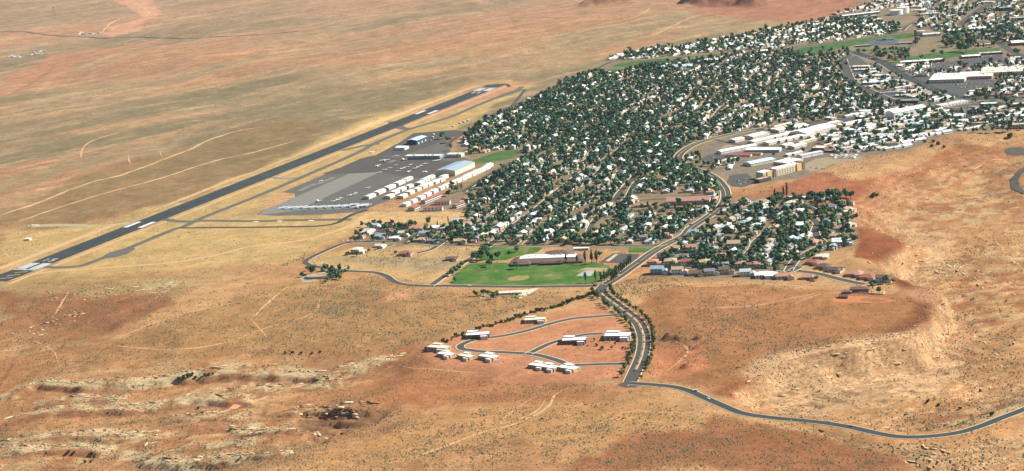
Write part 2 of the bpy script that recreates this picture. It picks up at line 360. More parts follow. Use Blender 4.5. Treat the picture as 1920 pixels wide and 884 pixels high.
# ------------------------------------------------------------------ materials
MATS = {}
def mat(name, col, rough=.85, var=.12, scale=.35, metallic=0.0, spec=.25):
    if name in MATS: return MATS[name]
    m = bpy.data.materials.new(name); m.use_nodes = True; t = m.node_tree; b = t.nodes['Principled BSDF']
    b.inputs['Roughness'].default_value = rough; b.inputs['Metallic'].default_value = metallic
    b.inputs['Specular IOR Level'].default_value = spec
    tc = t.nodes.new('ShaderNodeTexCoord'); nz = t.nodes.new('ShaderNodeTexNoise')
    nz.inputs['Scale'].default_value = scale; nz.inputs['Detail'].default_value = 5; nz.inputs['Roughness'].default_value = .65
    t.links.new(tc.outputs['Object'], nz.inputs['Vector'])
    mr = t.nodes.new('ShaderNodeMapRange'); mr.inputs[1].default_value = .3; mr.inputs[2].default_value = .7
    mr.inputs[3].default_value = 1 - var; mr.inputs[4].default_value = 1 + var
    t.links.new(nz.outputs[0], mr.inputs[0])
    mx = t.nodes.new('ShaderNodeMix'); mx.data_type = 'RGBA'; mx.blend_type = 'MULTIPLY'; mx.inputs[0].default_value = 1
    mx.inputs[6].default_value = (*col, 1); t.links.new(mr.outputs[0], mx.inputs[7]); t.links.new(mx.outputs[2], b.inputs['Base Color'])
    MATS[name] = m; return m
def terrain_material():
    m = bpy.data.materials.new('desert_ground'); m.use_nodes = True; t = m.node_tree; b = t.nodes['Principled BSDF']
    b.inputs['Roughness'].default_value = .95; b.inputs['Specular IOR Level'].default_value = .08
    N = lambda k: t.nodes.new(k)
    tc = N('ShaderNodeTexCoord'); at_ = N('ShaderNodeAttribute'); at_.attribute_name = 'soil'; ve = N('ShaderNodeAttribute'); ve.attribute_name = 'scrub'
    def noise(sc, det=5, rough=.65):
        n = N('ShaderNodeTexNoise'); n.inputs['Scale'].default_value = sc; n.inputs['Detail'].default_value = det; n.inputs['Roughness'].default_value = rough
        t.links.new(tc.outputs['Object'], n.inputs['Vector']); return n
    def rng(src, a, b_, c, d):
        r = N('ShaderNodeMapRange'); r.inputs[1].default_value = a; r.inputs[2].default_value = b_; r.inputs[3].default_value = c; r.inputs[4].default_value = d
        t.links.new(src, r.inputs[0]); return r.outputs[0]
    def mul(a, b_, blend='MULTIPLY', fac=1.0):
        x = N('ShaderNodeMix'); x.data_type = 'RGBA'; x.blend_type = blend; x.inputs[0].default_value = fac
        t.links.new(a, x.inputs[6]); t.links.new(b_, x.inputs[7]); return x
    n1 = noise(.22, 7, .75); n2 = noise(.06, 8, .8)
    c = mul(at_.outputs[0], rng(n1.outputs[0], .3, .7, .70, 1.26)).outputs[2]
    c = mul(c, rng(n2.outputs[0], .32, .68, .76, 1.22)).outputs[2]
    c = mul(c, rng(noise(.021, 7, .8).outputs[0], .33, .67, .84, 1.15)).outputs[2]
    # low dry tufts: dots, coarse and fine, thinned by the scrub attribute
    for sc, thr, tint in ((.11, .34, (.16, .125, .06, 1)), (.23, .30, (.13, .11, .055, 1))):
        vo = N('ShaderNodeTexVoronoi'); vo.inputs['Scale'].default_value = sc; vo.inputs['Randomness'].default_value = 1
        t.links.new(tc.outputs['Object'], vo.inputs['Vector'])
        dot = rng(vo.outputs['Distance'], thr * .55, thr, .75, 0)
        mm = N('ShaderNodeMath'); mm.operation = 'MULTIPLY'; t.links.new(dot, mm.inputs[0]); t.links.new(ve.outputs['Fac'], mm.inputs[1])
        x = N('ShaderNodeMix'); x.data_type = 'RGBA'; t.links.new(mm.outputs[0], x.inputs[0]); t.links.new(c, x.inputs[6]); x.inputs[7].default_value = tint
        c = x.outputs[2]
    # joints and weathered cracks where bedrock is bare
    rk_ = N('ShaderNodeAttribute'); rk_.attribute_name = 'bedrock'
    mp = N('ShaderNodeMapping'); mp.inputs['Scale'].default_value = (.35, 1.0, 1.6); mp.inputs['Rotation'].default_value = (0, 0, R(-14)); t.links.new(tc.outputs['Object'], mp.inputs['Vector'])
    cr = N('ShaderNodeTexNoise'); cr.inputs['Scale'].default_value = .09; cr.inputs['Detail'].default_value = 6; cr.inputs['Roughness'].default_value = .7; cr.inputs['Distortion'].default_value = .6; t.links.new(mp.outputs[0], cr.inputs['Vector'])
    sb = N('ShaderNodeMath'); sb.operation = 'SUBTRACT'; t.links.new(cr.outputs[0], sb.inputs[0]); sb.inputs[1].default_value = .5
    ab = N('ShaderNodeMath'); ab.operation = 'ABSOLUTE'; t.links.new(sb.outputs[0], ab.inputs[0])
    crk = rng(ab.outputs[0], .0, .035, .75, 0)
    mm = N('ShaderNodeMath'); mm.operation = 'MULTIPLY'; t.links.new(crk, mm.inputs[0]); t.links.new(rk_.outputs['Fac'], mm.inputs[1])
    x = N('ShaderNodeMix'); x.data_type = 'RGBA'; t.links.new(mm.outputs[0], x.inputs[0]); t.links.new(c, x.inputs[6]); x.inputs[7].default_value = (.10, .06, .035, 1); c = x.outputs[2]
    t.links.new(c, b.inputs['Base Color'])
    bp = N('ShaderNodeBump'); bp.inputs['Strength'].default_value = .55; bp.inputs['Distance'].default_value = 1.2
    t.links.new(n1.outputs[0], bp.inputs['Height']); t.links.new(bp.outputs[0], b.inputs['Normal'])
    return m
ny, nx = GX.shape
idx = np.arange(nx * ny).reshape(ny, nx)
quads = np.stack([idx[:-1, :-1], idx[:-1, 1:], idx[1:, 1:], idx[1:, :-1]], -1).reshape(-1, 4)
me = mesh_np('ground', np.stack([GX, GY, GZ], -1).reshape(-1, 3), quads)
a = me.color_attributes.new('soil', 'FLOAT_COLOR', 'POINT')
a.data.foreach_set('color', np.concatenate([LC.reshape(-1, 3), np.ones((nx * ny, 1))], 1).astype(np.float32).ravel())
a = me.attributes.new('scrub', 'FLOAT', 'POINT'); a.data.foreach_set('value', VEG.astype(np.float32).ravel())
a = me.attributes.new('bedrock', 'FLOAT', 'POINT'); a.data.foreach_set('value', ROCK.astype(np.float32).ravel())
me.materials.append(terrain_material())
structure(link('ground', me))

M_ASPH = mat('asphalt', lin(96, 93, 86, .5), .9, .10, .08)
M_ASPHD = mat('dark_asphalt', lin(70, 76, 74, .55), .85, .12, .03)
M_ASPHM = mat('apron_asphalt', lin(116, 113, 103, .52), .9, .14, .03)
M_CONC = mat('apron_concrete', lin(150, 147, 134, .55), .9, .05, .04)
M_KERB = mat('sidewalk_concrete', lin(214, 196, 160, .62), .9, .08, .3)
M_DIRT = mat('track_sand', lin(222, 180, 130, .6), .95, .15, .2)
M_DIRTO = mat('track_orange', lin(224, 168, 120, .62), .95, .15, .2)
M_PAINT = mat('white_paint', (.52, .52, .49), .7, .25, .12)
M_YEL = mat('yellow_paint', (.62, .47, .14), .7, .08, .4)
def lawn_material(name, stops, scale):
    m = bpy.data.materials.new(name); m.use_nodes = True; t = m.node_tree; b = t.nodes['Principled BSDF']
    b.inputs['Roughness'].default_value = .95; b.inputs['Specular IOR Level'].default_value = .1
    tc = t.nodes.new('ShaderNodeTexCoord'); nz = t.nodes.new('ShaderNodeTexNoise'); nz.inputs['Scale'].default_value = scale; nz.inputs['Detail'].default_value = 7; nz.inputs['Roughness'].default_value = .72; nz.inputs['Distortion'].default_value = .5
    t.links.new(tc.outputs['Object'], nz.inputs['Vector']); r = t.nodes.new('ShaderNodeValToRGB')
    while len(r.color_ramp.elements) < len(stops): r.color_ramp.elements.new(.5)
    for e, (p, c) in zip(r.color_ramp.elements, stops): e.position = p; e.color = (*lin(*c, .58), 1)
    t.links.new(nz.outputs[0], r.inputs[0]); t.links.new(r.outputs[0], b.inputs['Base Color']); return m
M_GRASS = lawn_material('lawn_grass', [(.30, (58, 104, 44)), (.44, (74, 120, 50)), (.56, (104, 132, 60)), (.68, (164, 148, 92))], .03)
M_GRASSD = lawn_material('lawn_grass_deep', [(.30, (60, 102, 52)), (.46, (74, 114, 56)), (.60, (102, 126, 68)), (.74, (152, 142, 92))], .03)

# ------------------------------------------------------------------ roads, runway, paving
ROADS = []           # (list of world points, half width) kept free of houses and trees
def gz(x, y): return bilerp(GZ, np.asarray(x, float), np.asarray(y, float))
def strip_mesh(name, P, w0, w1, dz, step_sub=True, thick=0.0, worn=False):
    """a strip draped on the land between lateral offsets w0 and w1 (left negative)"""
    P = [Vector((p[0], p[1])) for p in P]; n = len(P)
    V = []; nl = max(2, int(abs(w1 - w0) / 5) + 1)
    N = []
    for i in range(n):
        t = (P[min(i + 1, n - 1)] - P[max(i - 1, 0)])
        t.normalize() if t.length > 0 else None
        N.append(Vector((t.y, -t.x)))
    if worn:
        g_ = random.Random(n); ph = g_.random() * 9
        tp = [min(1, i / 7, (n - 1 - i) / 7) * (.75 + .35 * math.sin(i * .9 + ph) * math.sin(i * .37 + ph)) for i in range(n)]
    else: tp = [1.0] * n
    N = [N[i] * tp[i] for i in range(n)]
    X = np.array([[P[i].x + N[i].x * (w0 + (w1 - w0) * k / (nl - 1)) for k in range(nl)] for i in range(n)])
    Y = np.array([[P[i].y + N[i].y * (w0 + (w1 - w0) * k / (nl - 1)) for k in range(nl)] for i in range(n)])
    Z = gz(X, Y) + dz
    V = np.stack([X, Y, Z], -1).reshape(-1, 3)
    ii = np.arange(n * nl).reshape(n, nl)
    Q = np.stack([ii[:-1, :-1], ii[:-1, 1:], ii[1:, 1:], ii[1:, :-1]], -1).reshape(-1, 4)
    if thick:
        base = len(V); L = V.reshape(n, nl, 3); lo = L.copy(); lo[:, :, 2] -= thick
        V = np.concatenate([V, lo[:, 0], lo[:, -1]])
        l0 = base + np.arange(n); l1 = base + n + np.arange(n)
        Q = np.concatenate([Q, np.stack([ii[:-1, 0], ii[1:, 0], l0[1:], l0[:-1]], -1), np.stack([ii[1:, -1], ii[:-1, -1], l1[:-1], l1[1:]], -1)])
    return mesh_np(name, V, Q, True)
def road(name, px, w, m, dz=.10, walk=None, line=None, keep=True, world=None, kerb_w=2.2):
    P = spline(world if world else [at(u, v)[:2] for u, v in px], 8)
    o = structure(link(name, strip_mesh(name, P, -w / 2, w / 2, dz, True, 0, not keep))); o.data.materials.append(m)
    if keep: ROADS.append(([(p.x, p.y) for p in P], w / 2))
    if walk:
        for s in walk:
            a_, b_ = (w / 2 + .3, w / 2 + .3 + kerb_w) if s > 0 else (-w / 2 - .3 - kerb_w, -w / 2 - .3)
            k_ = link('sidewalk', strip_mesh('sidewalk', P, a_, b_, dz + .13, True, .4), o); k_.data.materials.append(M_KERB)
    if line:
        k_ = link('centre_line', strip_mesh('centre_line', P, -.35, .35, dz + .02), o); k_.data.materials.append(line)
    return o, P
def tess(pts, step):
    """fill a world polygon with a grid of cells so that it can be draped on the land"""
    xs_ = [p[0] for p in pts]; ys_ = [p[1] for p in pts]
    import bmesh
    bm = bmesh.new()
    vs = [bm.verts.new((p[0], p[1], 0)) for p in pts]
    f = bm.faces.new(vs)
    def cut(co, no):
        bmesh.ops.bisect_plane(bm, geom=list(bm.verts) + list(bm.edges) + list(bm.faces), plane_co=co, plane_no=no)
    for x in np.arange(min(xs_) + step, max(xs_), step): cut((x, 0, 0), (1, 0, 0))
    for y in np.arange(min(ys_) + step, max(ys_), step): cut((0, y, 0), (0, 1, 0))
    return bm
def area(name, px, m, dz=.06, step=40, world=None):
    pts = world if world else [at(u, v)[:2] for u, v in px]
    bm = tess(pts, step)
    bm.verts.ensure_lookup_table()
    for v in bm.verts: v.co.z = ground(v.co.x, v.co.y) + dz
    bm.normal_update()
    for f in bm.faces:
        if f.normal.z < 0: f.normal_flip()
    me_ = bpy.data.meshes.new(name); bm.to_mesh(me_); bm.free(); me_.materials.append(m)
    return structure(link(name, me_))

# ------------------------------------------------------------------ the airfield
RW0 = Vector((-818.7, 3407.0)); RAZ = .4526
RD = Vector((math.sin(RAZ), math.cos(RAZ))); RN = Vector((math.cos(RAZ), -math.sin(RAZ)))
def rw(s, t): return RW0 + RD * s + RN * t
def rw_strip(name, s0, s1, t0, t1, dz, m, parent=None):
    n = max(2, int((s1 - s0) / 12) + 1)
    P = [rw(s0 + (s1 - s0) * i / (n - 1), 0) for i in range(n)]
    o = link(name, strip_mesh(name, P, t0, t1, dz), parent); o.data.materials.append(m); return o
runway = structure(rw_strip('runway', -78, 1866, -23, 23, .14, M_ASPHD))
ROADS.append(([tuple(rw(-78, 0)), tuple(rw(1866, 0))], 23))
M_RUB = mat('tyre_rubber', lin(48, 60, 60, .6), .8, .2, .05)
rw_strip('rubber_streak', 120, 640, -4, 4, .155, M_RUB, runway); rw_strip('rubber_streak', 1200, 1700, -4, 4, .155, M_RUB, runway)
for s0, s1 in ((6, 46), (1767, 1807)):
    for sgn in (-1, 1):
        for k in range(6): rw_strip('threshold_stripe', s0, s1, sgn * 3.6 + (k * 3.2 if sgn > 0 else -k * 3.2 - 2.3), sgn * 3.6 + (k * 3.2 + 2.3 if sgn > 0 else -k * 3.2), .17, M_PAINT, runway)
rw_strip('threshold_bar', -1.5, 2.5, -23, 23, .17, M_PAINT, runway); rw_strip('threshold_bar', 1811, 1814, -23, 23, .17, M_PAINT, runway)
for s0 in (311, 1456):
    for a_ in (-20.5, 11): rw_strip('aiming_block', s0, s0 + 46, a_, a_ + 9.5, .17, M_PAINT, runway)
s = 110
while s < 1690:
    rw_strip('centre_dash', s, s + 30, -.3, .3, .17, M_CONC, runway); s += 54
GLY = {'1': [(.42, 0, .62, 1)], '5': [(0, .85, 1, 1), (0, .5, .2, .85), (0, .47, 1, .6), (.8, .13, 1, .47), (0, 0, 1, .13)], '3': [(0, .87, 1, 1), (.8, .13, 1, .87), (.2, .44, .8, .57), (0, 0, 1, .13)]}
def rw_digit(ch, s0, t0, flip):
    V = []; Q = []
    for x0, y0, x1, y1 in GLY[ch]:
        c = []
        for x, y in ((x0, y0), (x1, y0), (x1, y1), (x0, y1)):
            p = rw(s0 + (-y if flip else y) * 20, t0 + (-x if flip else x) * 8.5); c.append((p.x, p.y, ground(p.x, p.y) + .17))
        b = len(V); V += c; Q.append((b, b + 1, b + 2, b + 3))
    o = link('runway_number', mesh_np('runway_number', np.array(V), np.array(Q), False), runway); o.data.materials.append(M_PAINT)
rw_digit('1', 58, -12, False); rw_digit('5', 58, 2.5, False); rw_digit('3', 1755, 12, True); rw_digit('3', 1755, -2.5, True)
for k in range(3): 
    a_ = rw(-62 + k * 20, -4); b_ = rw(-50 + k * 20, 14)
    o = link('chevron', strip_mesh('chevron', [a_, b_], -1, 1, .17), runway); o.data.materials.append(M_YEL)
APRON = [(481, 403), (500, 391), (535, 381), (553, 372), (553, 363), (528, 361), (560, 348), (584, 338), (605, 329), (640, 316), (680, 300), (715, 288), (745, 270), (775, 250), (850, 244), (880, 247), (838, 262), (845, 285), (880, 300), (893, 309), (870, 325), (800, 348), (740, 372), (690, 391), (684, 397), (600, 403), (520, 405)]
area('apron', APRON, M_ASPHM, .05)
area('apron_concrete', [(512, 388), (655, 326), (712, 323), (577, 386), (560, 394), (520, 400), (485, 403), (500, 391)], M_CONC, .07)
area('apron_dark', [(602, 327), (640, 314), (675, 298), (700, 292), (745, 296), (830, 302), (880, 303), (893, 309), (868, 320), (815, 324), (790, 334), (752, 331), (712, 323), (655, 326)], mat('apron_seal', lin(92, 88, 80), .9, .1, .03), .07)
area('apron_north', [(702, 293), (735, 275), (760, 262), (775, 250), (850, 245), (878, 247), (836, 262), (800, 276), (760, 292)], mat('apron_seal', lin(92, 88, 80)), .08)
area('aircraft_pad', [(516, 396), (524, 389), (640, 385), (692, 380), (692, 387), (640, 392)], mat('blue_grey_pad', lin(142, 152, 154), .9, .08, .05), .09)
M_TAXI = mat('taxiway_asphalt', lin(110, 108, 94), .9, .08, .03)
road('taxiway', [(84, 501), (112, 502), (150, 499), (180, 489), (240, 466), (300, 441), (330, 429), (345, 425), (382, 408), (480, 369), (565, 333), (668, 288), (705, 268), (767, 243), (840, 221), (900, 196), (945, 178), (972, 168), (978, 163)], 15, M_TAXI, .11)
area('taxiway_pad', [(186, 485), (205, 474), (248, 462), (254, 467), (240, 476), (215, 483)], M_ASPHM, .12)
area('taxiway_pad', [(930, 186), (950, 175), (972, 167), (984, 168), (960, 177)], M_TAXI, .12)
road('taxiway', [(905, 161), (945, 158), (955, 163)], 10, M_ASPHD, .12)
road('taxiway', [(300, 410), (330, 415), (360, 416), (382, 414), (480, 415), (560, 413), (660, 412)], 16, M_TAXI, .12)
road('taxiway', [(340, 428), (420, 427), (520, 426), (600, 424), (632, 418), (650, 408), (668, 400), (690, 394)], 10, M_ASPHD, .13)
road('taxiway', [(735, 228), (752, 240), (772, 243)], 22, M_ASPHM, .12)
road('taxiway', [(640, 283), (680, 274), (712, 270)], 16, M_TAXI, .12)
road('taxiway', [(508, 333), (530, 335), (566, 334)], 14, M_CONC, .10)
road('taxiway', [(60, 424), (130, 423), (230, 420), (262, 417)], 18, mat('old_runway', lin(188, 174, 134), .95, .08, .05), .09)
area('closed_runway_mark', [(52, 424), (60, 421), (75, 422), (68, 425)], M_PAINT, .13)
for u, v in ((567, 356), (577, 351), (587, 347), (601, 343), (612, 339), (621, 335), (480, 416), (525, 415), (584, 414), (583, 363), (735, 303)):
    p = at(u, v); area('tie_down_mark', None, M_CONC if v < 370 else M_PAINT, .15, 40, [tuple((p.xy + RD * a_ * (11 if v < 370 else 3) + RN * b_ * (6 if v < 370 else 5))) for a_, b_ in ((-1, -1), (-1, 1), (1, 1), (1, -1))])
# pale graded shoulders beside the runway
for t0, t1 in ((-62, -46), (34, 42)): structure(rw_strip('graded_shoulder', -90, 1860, t0, t1, .05, M_DIRT))

# ------------------------------------------------------------------ streets
BLVD = [(1435, 240), (1370, 252), (1310, 268), (1283, 282), (1271, 296), (1280, 308), (1302, 317), (1320, 323), (1338, 333), (1352, 346), (1360, 361), (1358, 378), (1345, 393), (1325, 408), (1295, 428), (1282, 442), (1252, 457), (1222, 474), (1192, 496), (1160, 519), (1136, 534)]
BLVD_S = [(1136, 534), (1126, 543), (1130, 553), (1148, 567), (1174, 586), (1195, 604), (1205, 624), (1207, 643), (1204, 663), (1198, 680), (1190, 697), (1181, 717)]
road('boulevard', BLVD, 15, M_ASPH, .12, (1, -1), M_YEL, kerb_w=2.4)
bv, BP = road('boulevard', BLVD_S, 16, M_ASPH, .13, (1, -1), None, kerb_w=1.6)
md = link('median', strip_mesh('median', BP[6:-6], -1.2, 1.2, .30, True, .4), bv); md.data.materials.append(mat('median_soil', lin(206, 164, 112), .95, .15, .3))
for s_ in (-1, 1):
    k_ = link('kerb', strip_mesh('kerb', BP[6:-6], s_ * 1.5 - .3, s_ * 1.5 + .3, .29, True, .3), bv); k_.data.materials.append(M_KERB)
road('country_road', BLVD_LOW, 10.5, M_ASPHD, .14, (1, -1), None, world=rp, kerb_w=1.3)
area('junction', [(1158, 722), (1178, 714), (1196, 717), (1206, 722), (1190, 727), (1172, 728)], M_ASPH, .135)
area('gravel_patch', [(1113, 722), (1120, 716), (1148, 714), (1158, 719), (1152, 725), (1125, 726)], mat('gravel', lin(172, 152, 108), .95, .1, .2), .10)
for px, w, wk in [
    ([(1136, 536), (1080, 537), (980, 538), (880, 537), (840, 536), (806, 537)], 11, (1,)),
    ([(806, 537), (760, 534), (738, 528), (724, 518), (700, 511), (660, 509), (625, 505), (592, 500), (575, 495), (573, 489), (600, 475), (645, 457), (680, 454), (760, 455), (840, 460), (960, 462), (1060, 459), (1140, 461), (1222, 462), (1246, 458)], 9, (1,)),
    ([(806, 537), (830, 520), (870, 492), (892, 480), (915, 462)], 9, (1,)),
    ([(700, 470), (720, 464), (736, 459)], 8, (1,)), ([(782, 475), (806, 469), (820, 461), (840, 448), (870, 440)], 8, (1,)),
    ([(694, 455), (705, 445), (720, 435), (740, 430)], 8, None), ([(757, 455), (780, 440), (800, 428)], 8, (1,)),
    ([(1183, 683), (1140, 683), (1085, 685), (1063, 683), (1040, 675), (1010, 667), (990, 664), (940, 661), (905, 660), (880, 657), (866, 655), (862, 650), (868, 645), (890, 637), (930, 632), (960, 627), (1000, 617), (1040, 605), (1080, 597), (1120, 594), (1160, 590)], 9, (1, -1)),
    ([(990, 664), (1002, 658), (1030, 645), (1060, 636), (1095, 628), (1130, 626)], 9, (1, -1)),
    ([(960, 425), (1000, 396), (1042, 361), (1095, 321), (1140, 296), (1180, 268), (1240, 240), (1300, 215)], 10, (-1,)),
    ([(915, 462), (960, 425)], 10, (-1,)),
    ([(1100, 442), (1110, 421), (1118, 410)], 9, (-1,)), ([(1150, 378), (1160, 364), (1172, 350), (1190, 330)], 10, (-1,)),
    ([(1180, 398), (1230, 393), (1300, 390), (1352, 382)], 8, None), ([(1200, 376), (1260, 372), (1310, 366), (1350, 366)], 8, None),
    ([(1326, 408), (1290, 406), (1240, 412), (1180, 416)], 8, None),
    ([(1500, 500), (1478, 510), (1488, 492), (1500, 482), (1530, 466), (1545, 458), (1530, 443), (1528, 432), (1532, 420), (1522, 408), (1530, 398), (1514, 388), (1505, 385)], 11, (1, -1)),
    ([(1490, 508), (1530, 513), (1570, 523), (1605, 531), (1620, 533)], 11, (1, -1)),
    ([(1225, 503), (1290, 500), (1360, 505), (1440, 505), (1480, 508)], 9, (1,)),
    ([(1390, 485), (1408, 468), (1414, 455), (1422, 448), (1440, 432), (1460, 420)], 9, (1, -1)),
    ([(960, 199), (1010, 178), (1060, 155), (1100, 140), (1135, 121), (1157, 115), (1210, 114), (1285, 107), (1350, 102), (1380, 96), (1440, 93), (1500, 88), (1600, 75), (1700, 60), (1760, 52)], 10, None),
    ([(960, 199), (920, 218), (880, 245), (850, 262), (838, 275)], 10, None),
    ([(960, 199), (985, 168)], 8, None),
    ([(1600, 98), (1635, 110), (1660, 120), (1690, 140), (1725, 157), (1760, 172), (1800, 184), (1840, 186), (1920, 184)], 26, (1,)),
    ([(1580, 112), (1588, 135), (1600, 155), (1640, 175), (1690, 195), (1715, 198), (1760, 202), (1800, 205)], 18, (-1,)),
    ([(1440, 240), (1500, 232), (1560, 222), (1600, 213), (1650, 203), (1690, 197)], 13, None),
    ([(1800, 48), (1812, 37), (1835, 20), (1862, 6), (1900, -6)], 22, None),
    ([(1692, 58), (1702, 48), (1724, 38), (1728, 33), (1710, 29), (1665, 28), (1640, 32)], 10, (1,)),
    ([(1866, 76), (1895, 95), (1925, 110)], 20, None),
    ([(1530, 270), (1580, 258), (1640, 250), (1700, 240), (1760, 226), (1840, 215), (1920, 205)], 9, None),
    ([(1300, 320), (1340, 300), (1400, 290), (1470, 275), (1530, 262)], 9, None),
    ([(1340, 262), (1400, 275), (1460, 282), (1500, 286)], 8, None),
    ([(1940, 308), (1918, 320), (1905, 333), (1902, 345), (1909, 355), (1925, 362), (1945, 366)], 14, None),
    ([(-60, 57), (0, 60), (80, 65), (150, 69.5), (250, 70), (350, 72), (420, 69), (480, 66), (560, 58)], 13, None),
    ([(1500, 118), (1540, 118), (1580, 112), (1600, 98)], 12, None),
    ([(935, 318), (960, 305), (1010, 285), (1060, 262), (1110, 240), (1180, 212)], 9, None),
    ([(868, 360), (900, 338), (935, 318)], 9, (1,)),
]:
    road('street', px, w, M_ASPH if w < 24 else M_ASPHD, .11 + .002 * (len(ROADS) % 9) + (.8 if px[0][0] == 1940 else 0), wk)
area('turning_circle', [(1882, 283), (1890, 278), (1910, 277), (1930, 280), (1930, 289), (1905, 292), (1888, 290)], M_ASPH, .5, 12)
# dirt tracks worn into the desert
for px, w, m_ in [
    ([(0, 405), (60, 385), (150, 350), (230, 328), (310, 298), (380, 268), (430, 250), (500, 238)], 12, M_DIRT),
    ([(30, 418), (110, 390), (200, 362), (300, 335), (400, 303), (480, 285), (560, 262)], 9, M_DIRT),
    ([(190, 62), (212, 42), (235, 33), (265, 30), (280, 24), (262, 12), (240, 2)], 12, M_DIRT),
    ([(0, 530), (80, 512), (150, 506), (260, 498), (330, 492), (400, 480), (470, 463), (560, 452), (640, 430), (700, 398)], 14, M_DIRT),
    ([(130, 545), (115, 570), (100, 595)], 6, M_DIRT), ([(350, 520), (330, 535), (290, 560), (270, 570)], 5, M_DIRTO),
    ([(175, 648), (230, 630), (300, 602), (360, 585), (420, 572), (470, 560)], 6, M_DIRT),
    ([(170, 645), (260, 653), (340, 655), (430, 640), (500, 615), (560, 600)], 5, M_DIRTO),
    ([(545, 535), (520, 553), (495, 575), (480, 590), (470, 600)], 7, M_DIRT), ([(470, 598), (490, 620), (505, 640)], 6, M_DIRTO), ([(490, 615), (540, 605), (590, 585), (600, 560)], 5, M_DIRTO),
    ([(1095, 727), (1060, 730), (1040, 742), (1030, 760), (1005, 778), (960, 797), (900, 812), (800, 850), (720, 870)], 6, M_DIRT),
    ([(1020, 738), (990, 752), (960, 772), (940, 795), (1000, 775), (1025, 745)], 4, M_DIRT), ([(745, 680), (770, 690), (850, 696), (930, 700)], 4, M_DIRTO),
    ([(1240, 538), (1320, 538), (1420, 532), (1560, 542)], 5, M_DIRTO), ([(1250, 580), (1400, 575), (1460, 565), (1560, 545)], 5, M_DIRTO),
    ([(1480, 575), (1540, 552), (1620, 548), (1700, 552)], 4, M_DIRTO), ([(1860, 442), (1900, 490), (1925, 512)], 5, M_DIRT),
    ([(0, 470), (30, 452), (60, 450), (120, 448)], 4, M_DIRT), ([(0, 465), (20, 485), (30, 490)], 4, M_DIRT),
    ([(152, 298), (155, 280), (180, 262), (250, 240)], 8, M_DIRTO), ([(240, 290), (243, 305), (250, 310)], 6, M_DIRTO), ([(300, 284), (302, 292), (308, 297)], 7, M_DIRT),
    ([(1090, 52), (1130, 45), (1190, 32), (1220, 15)], 8, M_DIRT), ([(1180, 72), (1240, 60), (1280, 40), (1320, 28), (1400, 25)], 8, M_DIRTO), ([(960, 62), (1060, 48), (1130, 44)], 6, M_DIRT),
    ([(1905, 320), (1880, 300), (1840, 310), (1800, 330)], 5, M_DIRTO), ([(1230, 650), (1260, 640), (1290, 660), (1240, 700)], 5, M_DIRTO),
    ([(0, 640), (60, 640), (100, 660), (110, 690)], 4, M_DIRTO), ([(690, 680), (640, 700), (560, 725), (500, 745), (440, 765), (400, 778), (340, 800)], 9, M_DIRTO),
]:
    road('dirt_track', px, w * .8, m_, .09 if px[0][1] > 300 else .35, keep=False)

# ------------------------------------------------------------------ lawns, courts, parking
LAWNS = [[(845, 534), (850, 516), (878, 496), (905, 492), (950, 493), (962, 498), (985, 498), (1060, 493), (1110, 491), (1140, 498), (1150, 510), (1130, 528), (1100, 534), (960, 537), (870, 536)],
    [(918, 464), (1000, 463), (1018, 465), (1008, 473), (965, 482), (950, 488), (900, 489), (905, 478)], [(1178, 474), (1180, 462), (1222, 460), (1244, 456), (1216, 473)],
    [(885, 302), (935, 284), (978, 282), (962, 296), (930, 304), (892, 307)], [(1148, 126), (1160, 119), (1250, 110), (1268, 114), (1180, 125)], [(1125, 137), (1140, 130), (1192, 129), (1172, 138)],
    [(1288, 113), (1350, 104), (1356, 108), (1300, 115)], [(1474, 100), (1500, 90), (1600, 76), (1712, 61), (1712, 71), (1640, 78), (1560, 94), (1520, 104)],
    [(1588, 97), (1700, 87), (1690, 93), (1600, 98)], [(1660, 122), (1705, 108), (1760, 98), (1876, 90), (1872, 98), (1800, 106), (1705, 124)], [(1172, 401), (1180, 394), (1192, 394), (1186, 403)], [(1780, 210), (1790, 203), (1806, 204), (1798, 211)]]
for i, p in enumerate(LAWNS): area('lawn', p, M_GRASS if i < 3 else M_GRASSD, .07 + .004 * (i % 3), 30)
M_CLAY = mat('infield_clay', lin(162, 146, 88), .95, .4, .1)
ci = at(972, 522); area('ball_infield', None, M_CLAY, .10, 30, [(ci.x + 17 * math.cos(a_), ci.y + 15 * math.sin(a_)) for a_ in np.linspace(0, 2 * math.pi, 20)[:-1]])
area('sports_court', [(1080, 518), (1096, 508), (1116, 508), (1108, 518)], mat('court_grey', lin(178, 192, 176), .9, .05, .2), .11)
area('school_yard', [(1086, 506), (1100, 502), (1140, 503), (1135, 510), (1116, 509)], mat('yard_soil', lin(186, 160, 118), .95, .1, .2), .115)
M_LOT = mat('parking_asphalt', lin(92, 90, 86), .9, .12, .05)
LOTS = [[(1122, 493), (1150, 475), (1200, 477), (1188, 495)], [(1362, 342), (1368, 330), (1400, 325), (1420, 343), (1390, 352), (1372, 350)], [(1690, 158), (1730, 140), (1800, 140), (1860, 150), (1870, 165), (1800, 182), (1740, 165)],
    [(1720, 135), (1760, 120), (1820, 110), (1880, 102), (1880, 118), (1790, 128), (1750, 138)], [(1310, 300), (1330, 290), (1370, 292), (1380, 300), (1340, 310)], [(1850, 245), (1870, 240), (1890, 244), (1880, 251)], [(1590, 110), (1605, 104), (1640, 130), (1600, 150), (1592, 130)],
    [(1500, 235), (1560, 224), (1640, 215), (1600, 235), (1520, 250)], [(1790, 200), (1860, 190), (1880, 196), (1820, 206)], [(1640, 165), (1690, 172), (1720, 190), (1660, 180)]]
for i, p in enumerate(LOTS): area('parking_lot', p, M_LOT, .085 + .003 * (i % 4), 40)
area('parking_island', [(1135, 490), (1153, 477), (1160, 477), (1142, 491)], M_KERB, .20)
